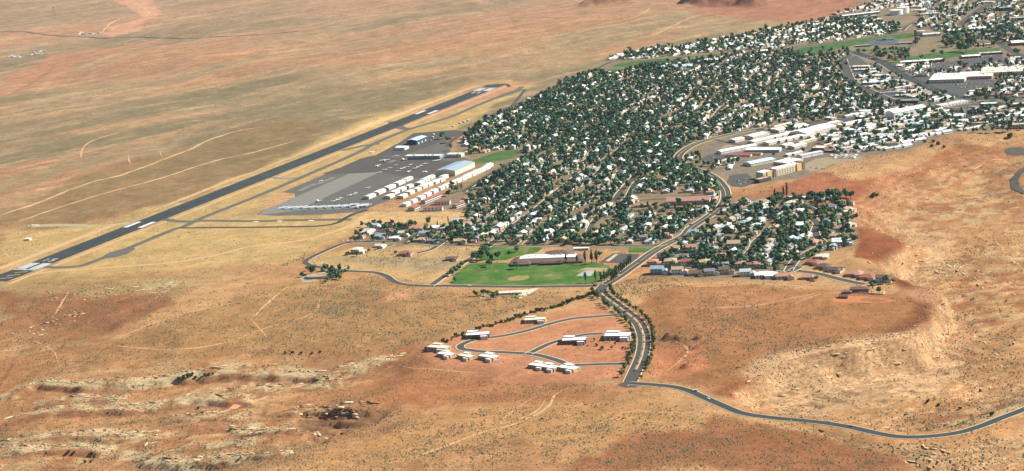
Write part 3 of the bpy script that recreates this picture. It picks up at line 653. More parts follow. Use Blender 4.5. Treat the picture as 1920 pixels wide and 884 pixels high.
area('gravel_yard', [(1500, 312), (1530, 298), (1580, 292), (1620, 296), (1590, 308), (1545, 318), (1520, 322)], mat('yard_gravel', lin(168, 150, 116), .95, .1, .1), .09)
area('gravel_yard', [(1345, 285), (1360, 272), (1400, 274), (1390, 284), (1350, 288)], mat('yard_gravel', lin(168, 150, 116)), .10)

# ------------------------------------------------------------------ builders
rnd = random.Random(7)
REG = []
def thing(name, base, cat, group, loc, rz=0.0, me=None, place=True, fixed=None):
    o = bpy.data.objects.new(name, me); COL.objects.link(o)
    o.location = loc; o.rotation_euler = (0, 0, rz)
    o['category'] = cat
    if group: o['group'] = group
    if fixed: o['label'] = fixed
    else: REG.append((o, base, place))
    return o
class MB:
    def __init__(s): s.v = []; s.f = []
    def box(s, x, y, z, w, d, h, rz=0.0, taper=1.0):
        """centre x, y; base z; size w, d, h"""
        b = len(s.v); c, q = math.cos(rz), math.sin(rz)
        for zz, k in ((z, 1), (z + h, taper)):
            for sx, sy in ((-1, -1), (1, -1), (1, 1), (-1, 1)):
                px, py = sx * w / 2 * k, sy * d / 2 * k
                s.v.append((x + px * c - py * q, y + px * q + py * c, zz))
        s.f += [(b, b + 3, b + 2, b + 1), (b + 4, b + 5, b + 6, b + 7)] + [(b + i, b + (i + 1) % 4, b + 4 + (i + 1) % 4, b + 4 + i) for i in range(4)]
        return s
    def gable_wall(s, x, y, z, w, d, rise, along_x=True):
        """the triangular wall ends under a pitched roof"""
        b = len(s.v)
        if along_x: s.v += [(x - w / 2, y - d / 2, z), (x - w / 2, y + d / 2, z), (x - w / 2, y, z + rise), (x + w / 2, y - d / 2, z), (x + w / 2, y + d / 2, z), (x + w / 2, y, z + rise)]
        else: s.v += [(x + w / 2, y - d / 2, z), (x - w / 2, y - d / 2, z), (x, y - d / 2, z + rise), (x + w / 2, y + d / 2, z), (x - w / 2, y + d / 2, z), (x, y + d / 2, z + rise)]
        s.f += [(b, b + 2, b + 1), (b + 3, b + 4, b + 5)]
        return s
    def gable(s, x, y, z, w, d, rise, ov=.6, along_x=True, th=.28):
        hw, hd = (w / 2 + ov, d / 2) if along_x else (d / 2 + ov, w / 2)
        k = rise / hd; e = hd + ov; ez = z - ov * k
        prof = [(-e, ez), (0, z + rise), (e, ez), (e, ez + th), (0, z + rise + th), (-e, ez + th)]
        b = len(s.v)
        for q in (-hw, hw):
            for a, zz in prof: s.v.append((x + q, y + a, zz) if along_x else (x - a, y + q, zz))
        s.f += [(b, b + 1, b + 4, b + 5), (b + 1, b + 2, b + 3, b + 4), (b + 6, b + 11, b + 10, b + 7), (b + 7, b + 10, b + 9, b + 8)]
        s.f += [(b + i, b + 6 + i, b + 6 + (i + 1) % 6, b + (i + 1) % 6) for i in range(6)]
        return s
    def hip(s, x, y, z, w, d, rise, ov=.6):
        b = len(s.v); hw, hd = w / 2 + ov, d / 2 + ov; r = max(w / 2 - d / 2, .4) if w >= d else .0; q = 0 if w >= d else d / 2 - w / 2
        s.v += [(x - hw, y - hd, z), (x + hw, y - hd, z), (x + hw, y + hd, z), (x - hw, y + hd, z)]
        s.v += [(x - hw, y - hd, z + .2), (x + hw, y - hd, z + .2), (x + hw, y + hd, z + .2), (x - hw, y + hd, z + .2)]
        if w >= d:
            s.v += [(x - r, y, z + rise), (x + r, y, z + rise)]
            s.f += [(b + 4, b + 5, b + 9, b + 8), (b + 5, b + 6, b + 9), (b + 6, b + 7, b + 8, b + 9), (b + 7, b + 4, b + 8)]
        else:
            s.v += [(x, y - q, z + rise), (x, y + q, z + rise)]
            s.f += [(b + 4, b + 5, b + 8), (b + 5, b + 6, b + 9, b + 8), (b + 6, b + 7, b + 9), (b + 7, b + 4, b + 8, b + 9)]
        s.f += [(b, b + 3, b + 2, b + 1)] + [(b + i, b + (i + 1) % 4, b + 4 + (i + 1) % 4, b + 4 + i) for i in range(4)]
        return s
    def ring(s, x, y, z, w, d, h, t=.4):
        b = len(s.v)
        for zz in (z, z + h):
            for k in (0, t):
                for sx, sy in ((-1, -1), (1, -1), (1, 1), (-1, 1)): s.v.append((x + sx * (w / 2 - k), y + sy * (d / 2 - k), zz))
        for i in range(4):
            j = (i + 1) % 4
            s.f += [(b + i, b + j, b + 8 + j, b + 8 + i), (b + 4 + j, b + 4 + i, b + 12 + i, b + 12 + j), (b + 8 + i, b + 8 + j, b + 12 + j, b + 12 + i)]
        return s
    def tube(s, x, y, z0, z1, r0, r1, n=8, cap=True):
        b = len(s.v)
        for z, r in ((z0, r0), (z1, r1)):
            for i in range(n): s.v.append((x + r * math.cos(2 * math.pi * i / n), y + r * math.sin(2 * math.pi * i / n), z))
        s.f += [(b + i, b + (i + 1) % n, b + n + (i + 1) % n, b + n + i) for i in range(n)]
        if cap: s.f.append(tuple(b + n + i for i in range(n)))
        return s
    def beam(s, p, q, r):
        p, q = Vector(p), Vector(q); a = (q - p).normalized(); u = a.orthogonal().normalized(); w = a.cross(u); b = len(s.v)
        for e in (p, q):
            for i in range(4): s.v.append(tuple(e + (u * math.cos(i * math.pi / 2) + w * math.sin(i * math.pi / 2)) * r))
        s.f += [(b + i, b + (i + 1) % 4, b + 4 + (i + 1) % 4, b + 4 + i) for i in range(4)] + [(b, b + 3, b + 2, b + 1), (b + 4, b + 5, b + 6, b + 7)]
        return s
    def loft(s, rings, cap=True):
        n = len(rings[0]); b = len(s.v)
        for r in rings: s.v += r
        for k in range(len(rings) - 1):
            for i in range(n):
                j = (i + 1) % n; s.f.append((b + k * n + i, b + k * n + j, b + (k + 1) * n + j, b + (k + 1) * n + i))
        if cap: s.f += [tuple(b + i for i in range(n))[::-1], tuple(b + (len(rings) - 1) * n + i for i in range(n))]
        return s
    def mesh(s, name, m):
        me_ = bpy.data.meshes.new(name); me_.from_pydata(s.v, [], s.f); me_.update(); me_.materials.append(m); return me_
WALLS = {'white': mat('wall_white', (.68, .665, .62), .85, .06, .3), 'cream': mat('wall_cream', (.55, .47, .34), .85, .08, .3), 'tan': mat('wall_tan', (.40, .31, .21), .85, .08, .3),
    'pink': mat('wall_pink', (.46, .30, .24), .85, .08, .3), 'grey': mat('wall_grey', (.34, .36, .36), .85, .08, .3), 'blue': mat('wall_blue', (.26, .33, .36), .8, .08, .3), 'brown': mat('wall_brown', (.17, .11, .075), .85, .1, .3), 'brick': mat('wall_brick', (.24, .10, .065), .85, .12, .5), 'navy': mat('wall_navy', (.03, .07, .12), .6, .08, .3), 'dark': mat('wall_dark', (.07, .06, .055), .8, .1, .3), 'yellow': mat('wall_yellow', (.58, .42, .16), .85, .06, .3)}
ROOFS = {'white': mat('roof_white', (.80, .79, .75), .8, .07, .25), 'cream': mat('roof_cream', (.60, .535, .42), .85, .08, .25), 'pale grey': mat('roof_pale_grey', (.43, .445, .445), .85, .1, .25), 'grey': mat('roof_grey', (.19, .20, .205), .9, .15, .3), 'tan': mat('roof_tan', (.38, .285, .175), .9, .14, .3),
    'terracotta': mat('roof_terracotta', (.40, .205, .125), .9, .14, .5), 'pink': mat('roof_pink', (.37, .20, .15), .9, .12, .4), 'red': mat('roof_red', (.29, .10, .075), .85, .12, .4), 'brown': mat('roof_brown', (.13, .085, .065), .9, .14, .3), 'blue grey': mat('roof_blue_grey', (.25, .33, .37), .7, .08, .2), 'blue': mat('roof_blue', (.16, .38, .55), .7, .08, .2), 'pale blue': mat('roof_pale_blue', (.42, .54, .58), .7, .07, .2)}
M_WIN = mat('window_glass', (.03, .045, .06), .15, .1, .5, 0, .6)
M_DOOR = mat('garage_door', (.55, .53, .49), .7, .05, .5)
M_DARKD = mat('house_door', (.10, .06, .04), .7, .1, .5)
M_UNIT = mat('rooftop_metal', (.42, .43, .42), .6, .1, .4)
CACHE = {}
def cached(key, fn):
    if key not in CACHE: CACHE[key] = fn()
    return CACHE[key]
def win_me(): return cached('win', lambda: MB().box(0, 0, 0, 1.7, .16, 1.3).mesh('window', M_WIN))
def gar_me(): return cached('gar', lambda: MB().box(0, 0, 0, 4.6, .2, 2.3).mesh('garage_door', M_DOOR))
def door_me(): return cached('door', lambda: MB().box(0, 0, 0, 1.1, .2, 2.1).mesh('door', M_DARKD))
def chim_me(): return cached('chim', lambda: MB().box(0, 0, 0, .9, .7, 2.2).mesh('chimney', WALLS['cream']))
def house_shapes(kind):
    """walls, roof, then fittings: (part, x, y, z, turn)"""
    W, F = MB(), MB(); fit = []
    if kind == 'ranch':
        W.box(0, 0, -1.5, 17, 9.5, 4.4).gable_wall(0, 0, 2.9, 17, 9.5, 2.0); F.gable(0, 0, 2.9, 17, 9.5, 2.0)
        W.box(5, -6.6, -1.5, 6.6, 5.2, 4.3).gable_wall(5, -6.6, 2.8, 6.6, 5.2, 1.6, False); F.gable(5, -5.6, 2.8, 6.6, 8, 1.6, .5, False)
        fit = [('garage_door', 5, -9.25, 0, 0), ('window', -5.5, -4.8, 1, 0), ('window', -2.4, -4.8, 1, 0), ('door', .4, -4.85, 0, 0), ('window', 8.55, 1.5, 1, 1), ('window', 8.55, -1.5, 1, 1), ('window', -8.55, 0, 1, 1), ('window', -4, 4.8, 1, 0), ('window', 3, 4.8, 1, 0), ('chimney', -3, 1.2, 3.6, 0)]
    elif kind == 'hip':
        W.box(0, 0, -1.5, 16, 11, 4.6); F.hip(0, 0, 3.1, 16, 11, 2.5)
        W.box(4.6, -7, -1.5, 6.4, 4, 4.5); F.hip(4.6, -6.2, 3.0, 6.4, 6.5, 1.6)
        fit = [('garage_door', 4.6, -9.05, 0, 0), ('window', -5.5, -5.55, 1, 0), ('window', -2.4, -5.55, 1, 0), ('door', .2, -5.6, 0, 0), ('window', 8.05, 2, 1, 1), ('window', -8.05, 0, 1, 1), ('window', -4, 5.55, 1, 0), ('window', 3, 5.55, 1, 0)]
    elif kind == 'two':
        W.box(-2, 0, -1.5, 12, 9.5, 7.2).gable_wall(-2, 0, 5.7, 12, 9.5, 2.2); F.gable(-2, 0, 5.7, 12, 9.5, 2.2)
        W.box(6.6, -1.5, -1.5, 6.2, 8, 4.5).gable_wall(6.6, -1.5, 3, 6.2, 8, 1.6, False); F.gable(6.6, -1.5, 3, 6.2, 8, 1.6, .5, False)
        fit = [('garage_door', 6.6, -5.55, 0, 0)] + [('window', x, -4.8, z, 0) for x in (-6, -3, 1) for z in (1, 3.7)] + [('window', x, 4.8, z, 0) for x in (-5, 0) for z in (1, 3.7)] + [('door', -.8, -4.85, 0, 0), ('window', 4.05, 1, 3.7, 1), ('window', -8.05, 0, 3.7, 1)]
    elif kind == 'tile2':
        W.box(-1.5, 0, -1.5, 12, 11, 7.0); F.hip(-1.5, 0, 5.5, 12, 11, 2.3)
        W.box(7, -1, -1.5, 6, 8.5, 4.6); F.hip(6.6, -1, 3.1, 6.4, 8.5, 1.6)
        fit = [('garage_door', 7, -5.3, 0, 0)] + [('window', x, -5.55, z, 0) for x in (-5.5, -2, 2) for z in (1, 3.6)] + [('window', x, 5.55, z, 0) for x in (-5, 1) for z in (1, 3.6)] + [('door', .2, -5.6, 0, 0), ('window', 10.05, 0, 1, 1), ('window', -7.55, 0, 3.6, 1)]
    elif kind == 'flat':
        W.ring(0, 0, -1.5, 20, 10, 5.0).ring(-5, 6.5, -1.5, 10, 6, 5.5); F.box(0, 0, 3.0, 19.4, 9.4, .25).box(-5, 6.5, 3.5, 9.4, 5.4, .25)
        W.ring(5.8, -6.7, -1.5, 6.4, 4.4, 4.4); F.box(5.8, -6.7, 2.4, 5.8, 3.8, .25)
        fit = [('garage_door', 5.8, -8.95, 0, 0)] + [('window', x, -5.05, 1, 0) for x in (-7, -4, -1)] + [('window', -10.05, y, 1, 1) for y in (-2.5, 2.5)] + [('window', 10.05, 2, 1, 1), ('window', -5, 9.55, 1.5, 0), ('door', 1.2, -5.05, 0, 0)]
    elif kind == 'mobile':
        W.box(0, 0, -1.2, 18, 7, 4.1).gable_wall(0, 0, 2.9, 18, 7, .9); F.gable(0, 0, 2.9, 18, 7, .9, .35)
        fit = [('window', x, -3.55, 1.1, 0) for x in (-6.5, -2, 5.5)] + [('window', x, 3.55, 1.1, 0) for x in (-5, 4)] + [('door', 2, -3.6, .5, 0), ('window', 9.05, 0, 1.1, 1)]
    return W, F, fit
RADIUS = {'ranch': 11, 'hip': 11, 'two': 11, 'tile2': 11, 'flat': 12, 'mobile': 10}
SHAPEW = {'ranch': 'gable-roofed', 'hip': 'hip-roofed', 'two': 'two-storey gabled', 'tile2': 'two-storey hip-roofed', 'flat': 'flat-roofed', 'mobile': 'low-pitched'}
BUILT = []          # (x, y, radius) of everything that stands on the ground
def fittings(o, fit, roof):
    for nm, x, y, z, tn in fit:
        me_ = {'window': win_me, 'garage_door': gar_me, 'door': door_me, 'chimney': chim_me}[nm]()
        link(nm, me_, roof if nm == 'chimney' else o, (x, y, z), math.pi / 2 if tn else 0)
def house(p, rz, kind, roof, wall, group='houses of the town', base=None, scale=1.0, place=True, fixed=None):
    def mk():
        W, F, fit = house_shapes(kind); return W, F, fit
    W, F, fit = cached(('hs', kind), mk)
    wm = cached(('hw', kind, wall), lambda: W.mesh('wall', WALLS[wall])); fm = cached(('hf', kind, roof), lambda: F.mesh('roof', ROOFS[roof]))
    o = thing('house', base or f'{SHAPEW[kind]} house, {roof} roof, {wall} walls,', 'house', group, p, rz, None, place, fixed)
    scale *= 1.18; o.scale = (scale, scale, scale)
    link('wall', wm, o); r_ = link('roof', fm, o); fittings(o, fit, r_)
    BUILT.append((p[0], p[1], RADIUS[kind] * scale)); return o
def building(u, v, w, d, h, az_, roof='white', wall='white', base='', kind='flat', name='commercial_building', cat='building', group=None, units=None, doors=0, wins=0, rise=None, mid=.5, place=True, fixed=None, storeys=1):
    p = at(u, v, h * mid); p.z = min(p.z, ground(p.x, p.y)); rz = -R(az_)
    rise = rise if rise is not None else min(w, d) * .09
    W, F = MB(), MB()
    if kind == 'flat': W.ring(0, 0, -1.5, w, d, h + 1.5, .5); F.box(0, 0, h - .8, w - 1, d - 1, .25)
    elif kind == 'gable': W.box(0, 0, -1.5, w, d, h + 1.5).gable_wall(0, 0, h, w, d, rise, w > d); F.gable(0, 0, h, w, d, rise, .5, w > d)
    elif kind == 'hip': W.box(0, 0, -1.5, w, d, h + 1.5); F.hip(0, 0, h, w, d, rise, .8)
    o = thing(name, base, cat, group, p, rz, None, place, fixed)
    link('wall', W.mesh('wall', WALLS[wall]), o); r_ = link('roof', F.mesh('roof', ROOFS[roof]), o)
    if kind == 'flat':
        r2 = random.Random(int(u * 7 + v * 13))
        for i in range(units if units is not None else max(1, int(w * d / 350))):
            link('rooftop_unit', cached('unit', lambda: MB().box(0, 0, 0, 2.6, 2.0, 1.5).mesh('rooftop_unit', M_UNIT)), r_, (r2.uniform(-.38, .38) * w, r2.uniform(-.38, .38) * d, h - .55))
    for i in range(doors):                      # roll-up doors on the front and on the right-hand side
        link('roll_door', cached(('rd', round(h)), lambda: MB().box(0, 0, 0, 4.4, .2, min(h * .75, 4.5)).mesh('roll_door', M_DOOR)), o, (w / 2 + .05, -d / 2 + d * (i + .5) / doors, 0), math.pi / 2)
    if doors: link('door', door_me(), o, (-w * .2, -d / 2 - .05, 0)); link('window', win_me(), o, (w * .2, -d / 2 - .04, 1.2))
    wm_ = cached('bigwin', lambda: MB().box(0, 0, 0, 2.4, .2, 1.7).mesh('window', M_WIN))
    for s_ in range(storeys):
        zz = 1.0 + s_ * 3.3
        for i in range(wins): link('window', wm_, o, (-w / 2 + w * (i + .5) / wins, -d / 2 - .05, zz))
        n2 = int(wins * d / max(w, 1)) if wins else 0
        for i in range(n2): link('window', wm_, o, (w / 2 + .05, -d / 2 + d * (i + .5) / n2, zz), math.pi / 2)
    c = math.cos(rz); n_ = max(1, int(max(w, d) / 18))
    for i in range(n_):
        t_ = (i + .5) / n_ - .5; q = (t_ * w, 0) if w > d else (0, t_ * d)
        BUILT.append((p.x + q[0] * math.cos(rz) - q[1] * math.sin(rz), p.y + q[0] * math.sin(rz) + q[1] * math.cos(rz), min(w, d) * .6 + 3))
    return o
# ---- trees
def leaf_material():
    m = bpy.data.materials.new('tree_leaves'); m.use_nodes = True; t = m.node_tree; b = t.nodes['Principled BSDF']
    b.inputs['Roughness'].default_value = .8; b.inputs['Specular IOR Level'].default_value = .15
    at_ = t.nodes.new('ShaderNodeAttribute'); at_.attribute_name = 'leaf'
    oi = t.nodes.new('ShaderNodeObjectInfo')
    hs = t.nodes.new('ShaderNodeHueSaturation')
    for k, (lo, hi) in (('Hue', (.47, .53)), ('Value', (.75, 1.25))):
        r = t.nodes.new('ShaderNodeMapRange'); r.inputs[3].default_value = lo; r.inputs[4].default_value = hi
        t.links.new(oi.outputs['Random'], r.inputs[0]); t.links.new(r.outputs[0], hs.inputs[k])
    t.links.new(at_.outputs[0], hs.inputs['Color']); t.links.new(hs.outputs[0], b.inputs['Base Color'])
    return m
M_LEAF = leaf_material()
M_BARK = mat('bark', (.09, .065, .045), .95, .2, .8)
ICO = None
def ico():
    global ICO
    if ICO is None:
        g = (1 + 5 ** .5) / 2
        v = np.array([(-1, g, 0), (1, g, 0), (-1, -g, 0), (1, -g, 0), (0, -1, g), (0, 1, g), (0, -1, -g), (0, 1, -g), (g, 0, -1), (g, 0, 1), (-g, 0, -1), (-g, 0, 1)], float)
        v /= np.linalg.norm(v[0])
        f = np.array([(0, 11, 5), (0, 5, 1), (0, 1, 7), (0, 7, 10), (0, 10, 11), (1, 5, 9), (5, 11, 4), (11, 10, 2), (10, 7, 6), (7, 1, 8), (3, 9, 4), (3, 4, 2), (3, 2, 6), (3, 6, 8), (3, 8, 9), (4, 9, 5), (2, 4, 11), (6, 2, 10), (8, 6, 7), (9, 8, 1)])
        ICO = (v, f)
    return ICO
def crown_np(seed, n, rx, rz_, cz, size, lobes, core=2, col=(.040, .085, .028)):
    """leaf-sized triangles spread over several lobes, plus small dark inner clumps; returns verts, tris, colours"""
    g = np.random.RandomState(seed); V = []; T = []; K = []
    lc = g.normal(size=(lobes, 3)); lc /= np.linalg.norm(lc, axis=1)[:, None]; lc *= (g.rand(lobes, 1) ** .4) * .62
    lr = .34 + g.rand(lobes) * .22
    k = g.randint(0, lobes, n)
    d = g.normal(size=(n, 3)); d /= np.linalg.norm(d, axis=1)[:, None]; d[:, 2] = np.where(d[:, 2] < -.4, -d[:, 2], d[:, 2])
    c = lc[k] + d * (lr[k] * (.7 + .4 * g.rand(n)))[:, None]
    c = c * np.array((rx, rx, rz_)) + np.array((0, 0, cz))
    nrm = d + g.normal(size=(n, 3)) * .45; nrm /= np.linalg.norm(nrm, axis=1)[:, None]
    u = np.cross(nrm, g.normal(size=(n, 3))); u /= np.linalg.norm(u, axis=1)[:, None]; w = np.cross(nrm, u)
    s_ = size * (.6 + .8 * g.rand(n))[:, None]
    P = np.stack([c - u * s_ - w * s_ * .6, c + u * s_ - w * s_ * .6, c + u * s_ * .5 + w * s_, c - u * s_ * .5 + w * s_], 1).reshape(-1, 3)
    q = np.arange(n * 4).reshape(n, 4); Tq = np.concatenate([q[:, [0, 1, 2]], q[:, [0, 2, 3]]])
    tone = (.65 + .75 * g.rand(n))[:, None] * (.85 + .3 * g.rand(lobes))[k][:, None]
    yel = g.rand(n, 1) * .5
    Kc = np.array(col) * tone * np.array((1, 1, 1)) + yel * np.array((.012, .01, 0))
    V.append(P); T.append(Tq); K.append(np.repeat(Kc, 4, 0)); b = n * 4
    iv, if_ = ico()
    for i in range(core):
        cc = lc[i % lobes] * (.5 if core > 1 else .1); r = .55 if core > 1 else .68
        vv = (iv * r * (.8 + .4 * g.rand(12, 1)) + cc) * np.array((rx, rx, rz_)) + np.array((0, 0, cz))
        V.append(vv); T.append(if_ + b); K.append(np.full((12, 3), 1.) * np.array(col) * .8); b += 12
    return np.concatenate(V), np.concatenate(T), np.concatenate(K)
def leaf_mesh(name, V, T, K):
    me_ = mesh_np(name, V, T, False)
    a_ = me_.color_attributes.new('leaf', 'FLOAT_COLOR', 'POINT'); a_.data.foreach_set('color', np.concatenate([K, np.ones((len(K), 1))], 1).astype(np.float32).ravel())
    me_.materials.append(M_LEAF); return me_
TREE_K = {'round': (3.6, 3.2, 4.3, .6, 8, 3, (.050, .124, .058)), 'tall': (3.0, 4.6, 6.2, .55, 8, 3, (.042, .112, .060)), 'poplar': (1.5, 5.6, 6.6, .45, 8, 4, (.035, .075, .030)), 'cypress': (.9, 5.5, 5.9, .35, 8, 4, (.022, .05, .028)),
          'pale': (3.2, 2.9, 4.2, .5, 7, 2, (.085, .125, .035)), 'bush': (1.7, 1.2, 1.1, .4, 5, 2, (.055, .085, .035)), 'desert': (1.9, 1.9, 2.5, .35, 6, 1, (.075, .115, .035))}
TREEW = {'round': 'round dark green tree', 'tall': 'tall dark green tree', 'poplar': 'narrow green poplar tree', 'cypress': 'thin dark cypress tree', 'pale': 'yellowish green tree', 'bush': 'low green bush', 'desert': 'small light green tree'}
def tree(p, kind, sc=1.0, group='trees of the town', base=None, place=True, name=None):
    sc *= 1.3
    v_ = rnd.randint(0, 4)
    rx, rz_, cz, size, lob, core, col = TREE_K[kind]
    cm = cached(('cr', kind, v_), lambda: leaf_mesh('crown', *crown_np(900 + v_ + len(kind) * 17, 150, rx, rz_, cz, size, lob, core, col)))
    def trunk():
        b = MB().tube(0, 0, -.5, cz * .8, .28, .14, 6); g = random.Random(v_)
        for i in range(4):
            a_ = i * 1.6 + g.random(); b.beam((0, 0, cz * .45 + i * .2), (math.cos(a_) * rx * .55, math.sin(a_) * rx * .55, cz * .95 + i * .2), .08)
        return b.mesh('trunk', M_BARK)
    tm = cached(('tr', kind, v_), trunk)
    o = thing(name or ('tree' if kind != 'bush' else 'bush'), base or TREEW[kind], 'tree' if kind != 'bush' else 'bush', group, p, rnd.random() * 6.28, None, place)
    o.scale = (sc, sc, sc * rnd.uniform(.9, 1.1))
    link('crown', cm, o); link('trunk', tm, o); return o
# ---- vehicles
CARC = {'white': (.75, .75, .74), 'silver': (.42, .44, .45), 'black': (.02, .02, .022), 'dark grey': (.07, .075, .08), 'red': (.32, .03, .025), 'blue': (.03, .09, .25), 'tan': (.35, .28, .19)}
M_TYRE = mat('tyre', (.02, .02, .02), .9, .1, 2)
def car(p, rz, colr, kind='car', group='parked cars', base=None, place=True):
    m = mat('paint_' + colr.replace(' ', '_'), CARC[colr], .35, .03, .5, 0, .5)
    def body():
        b = MB()
        prof = {'car': [(-2.2, .35), (-2.2, .85), (-1.4, .95), (1.2, .98), (2.2, .8), (2.2, .35)], 'van': [(-2.6, .4), (-2.6, 1.1), (-1, 1.15), (1.6, 1.15), (2.6, .95), (2.6, .4)], 'pickup': [(-2.7, .5), (-2.7, 1.1), (-1, 1.1), (1.4, 1.12), (2.7, 1.05), (2.7, .5)]}[kind]
        return b.loft([[(x, y, z) for y, z in prof] for x in (-.92, .92)]).mesh('body', m)
    def cab():
        y0, y1, t0, t1, z0, z1 = {'car': (-1.7, 1.1, -1.1, .5, .93, 1.45), 'van': (-2.6, 1.8, -2.5, 1.1, 1.1, 2.15), 'pickup': (-.6, 1.5, -.5, .9, 1.08, 1.75)}[kind]
        return MB().loft([[(-.84, y0, z0), (-.84, y1, z0), (-.70, t1, z1), (-.70, t0, z1)], [(.84, y0, z0), (.84, y1, z0), (.70, t1, z1), (.70, t0, z1)]]).mesh('windows', M_WIN)
    def rf():
        t0, t1, z1 = {'car': (-1.15, .55, 1.45), 'van': (-2.55, 1.15, 2.15), 'pickup': (-.55, .95, 1.75)}[kind]
        return MB().box(0, (t0 + t1) / 2, z1, 1.44, t1 - t0, .07).mesh('roof', m)
    o = thing('parked_car' if group == 'parked cars' else 'moving_car', base or f'{colr} {kind if kind != "car" else "sedan"}', 'car', group, p, rz, None, place)
    link('body', cached(('cb', kind, colr), body), o); link('windows', cached(('cc', kind), cab), o); link('roof', cached(('cf', kind, colr), rf), o)
    def wheel():
        b = MB(); 
        return b.loft([[(x, .33 * math.cos(i * math.pi / 4), .33 * math.sin(i * math.pi / 4)) for i in range(8)] for x in (-.11, .11)]).mesh('wheel', M_TYRE)
    wl = cached('wheel', wheel)
    for sx in (-.84, .84):
        for sy in (-1.4, 1.4): link('wheel', wl, o, (sx, sy, .33))
    return o
def rv(p, rz, base='white camper trailer', group='campers in the storage yard', L=9.0, place=True):
    w_ = cached(('rv', L), lambda: MB().loft([[(x, -L / 2, .5), (x, -L / 2, 2.9), (x, L / 2 - .8, 3.0), (x, L / 2, 2.2), (x, L / 2, .5)] for x in (-1.25, 1.25)]).mesh('shell', mat('rv_shell', (.70, .66, .60), .5, .08, .4)))
    o = thing('camper_trailer', base, 'trailer', group, p, rz, None, place)
    link('shell', w_, o); link('stripe', cached(('rvs', L), lambda: MB().box(1.22, 0, 1.1, .1, L * .9, .5).box(-1.22, 0, 1.1, .1, L * .9, .5).mesh('stripe', mat('rv_stripe', (.10, .10, .13), .5))), o)
    link('wheel', cached('rvw', lambda: MB().box(0, 0, 0, 2.5, 1.5, .75).mesh('wheel', M_TYRE)), o, (0, -.6, 0)); return o
M_PLANE = mat('aircraft_white', (.80, .80, .79), .35, .03, .5, 0, .5)
def plane_obj(p, rz, sc=1.0, base='white light aircraft', group='aircraft parked on the apron', high=True):
    def fus():
        st_ = [(-3.9, .12, .18, 1.3), (-2.0, .35, .4, 1.2), (0, .6, .7, 1.25), (1.4, .6, .72, 1.2), (2.6, .48, .5, 1.05), (3.6, .18, .2, 1.0)]
        return MB().loft([[(a_ * math.cos(i * math.pi / 4), y, z + b_ * math.sin(i * math.pi / 4)) for i in range(8)] for y, a_, b_, z in st_]).mesh('fuselage', M_PLANE)
    o = thing('parked_aircraft', base, 'aircraft', group, p, rz); o.scale = (sc, sc, sc)
    link('fuselage', cached('fu', fus), o)
    link('wing', cached(('wg', high), lambda: MB().box(0, .8, 1.95 if high else .85, 11, 1.5, .18).mesh('wing', M_PLANE)), o)
    link('tailplane', cached('tp', lambda: MB().box(0, -3.5, 1.4, 3.6, .9, .1).mesh('tailplane', M_PLANE)), o)
    link('fin', cached('fi', lambda: MB().loft([[(x, -4.0, 1.3), (x, -2.6, 1.35), (x, -3.4, 2.9), (x, -4.0, 2.9)] for x in (-.07, .07)]).mesh('fin', M_PLANE)), o)
    link('windshield', cached('ws', lambda: MB().box(0, 1.3, 1.5, .95, 1.2, .38).mesh('windshield', M_WIN)), o)
    gear = cached('lg', lambda: MB().beam((0, 0, 0), (0, 0, .9), .08).box(0, 0, 0, .2, .5, .4).mesh('landing_gear', M_TYRE))
    for q in ((-1, .2), (1, .2), (0, 2.6)): link('landing_gear', gear, o, (q[0], q[1], 0))
    return o

# ------------------------------------------------------------------ airport buildings and aircraft
AZR = 27.0
def tl(ox, oy, s): return lambda x, y: (ox + x / s, oy + y / s)
building(782, 264, 24, 46, 9, AZR, 'pale blue', 'navy', kind='gable', rise=2.2, name='aircraft_hangar', cat='hangar', doors=3, fixed='dark navy hangar with pale blue roof beside the runway taxiway')
building(754, 278, 22, 18, 5.5, AZR, 'white', 'white', kind='gable', name='aircraft_hangar', cat='hangar', doors=2, fixed='small white hangar below the navy hangar')
building(795, 294, 78, 20, 7, 22, 'cream', 'blue', name='terminal_building', cat='terminal', wins=14, units=6, fixed='long airport terminal with cream flat roof and blue front')
building(854, 291, 32, 18, 7, 22, 'white', 'cream', name='airport_office', cat='building', wins=5, units=3, fixed='pale flat office block at the right end of the terminal')
building(854, 317, 42, 84, 10, AZR, 'blue grey', 'cream', kind='gable', rise=3.0, name='aircraft_hangar', cat='hangar', doors=8, fixed='huge hangar with blue-grey roof and cream long side')
h8 = tl(680, 300, 8)
ROWS = [('cream', [(105, 550), (255, 485), (405, 415), (550, 350), (665, 295)], 14, 27, 'yellow'), ('white', [(405, 550), (480, 488), (580, 445), (690, 400), (860, 352), (935, 305), (1015, 268)], 14, 19, 'cream'),
        ('white', [(600, 550), (705, 490), (810, 445), (900, 405), (985, 372), (1085, 335), (1165, 305), (1215, 260)], 14, 18, 'cream'),
        ('white', [(650, 670), (752, 622), (868, 570), (962, 522), (1062, 475), (1165, 428), (1250, 395), (1330, 355), (1415, 320), (1492, 285), (1562, 250), (1642, 215), (1712, 182), (1782, 152), (1850, 120), (1892, 86)], 13, 17, 'white')]
RWN = ['leftmost row', 'second row', 'third row', 'rightmost row']
ORD = ['first', 'second', 'third', 'fourth', 'fifth', 'sixth', 'seventh', 'eighth', 'ninth', 'tenth', 'eleventh', 'twelfth', 'thirteenth', 'fourteenth', 'fifteenth', 'sixteenth']
for ri, (rf, lst, w_, d_, wl) in enumerate(ROWS):
    for i, (x, y) in enumerate(lst):
        u, v = h8(x, y)
        building(u, v, w_ * .9, d_, 5.0, AZR, 'pale grey' if (i + ri) % 4 == 0 else 'white', 'cream' if wl == 'yellow' else wl, kind='gable', rise=1.2, name='small_hangar', cat='hangar', group='small hangars in rows', doors=2, fixed=f'{"cream" if ri == 0 else "white"} small hangar, {ORD[i]} from the near end of the {RWN[ri]}')
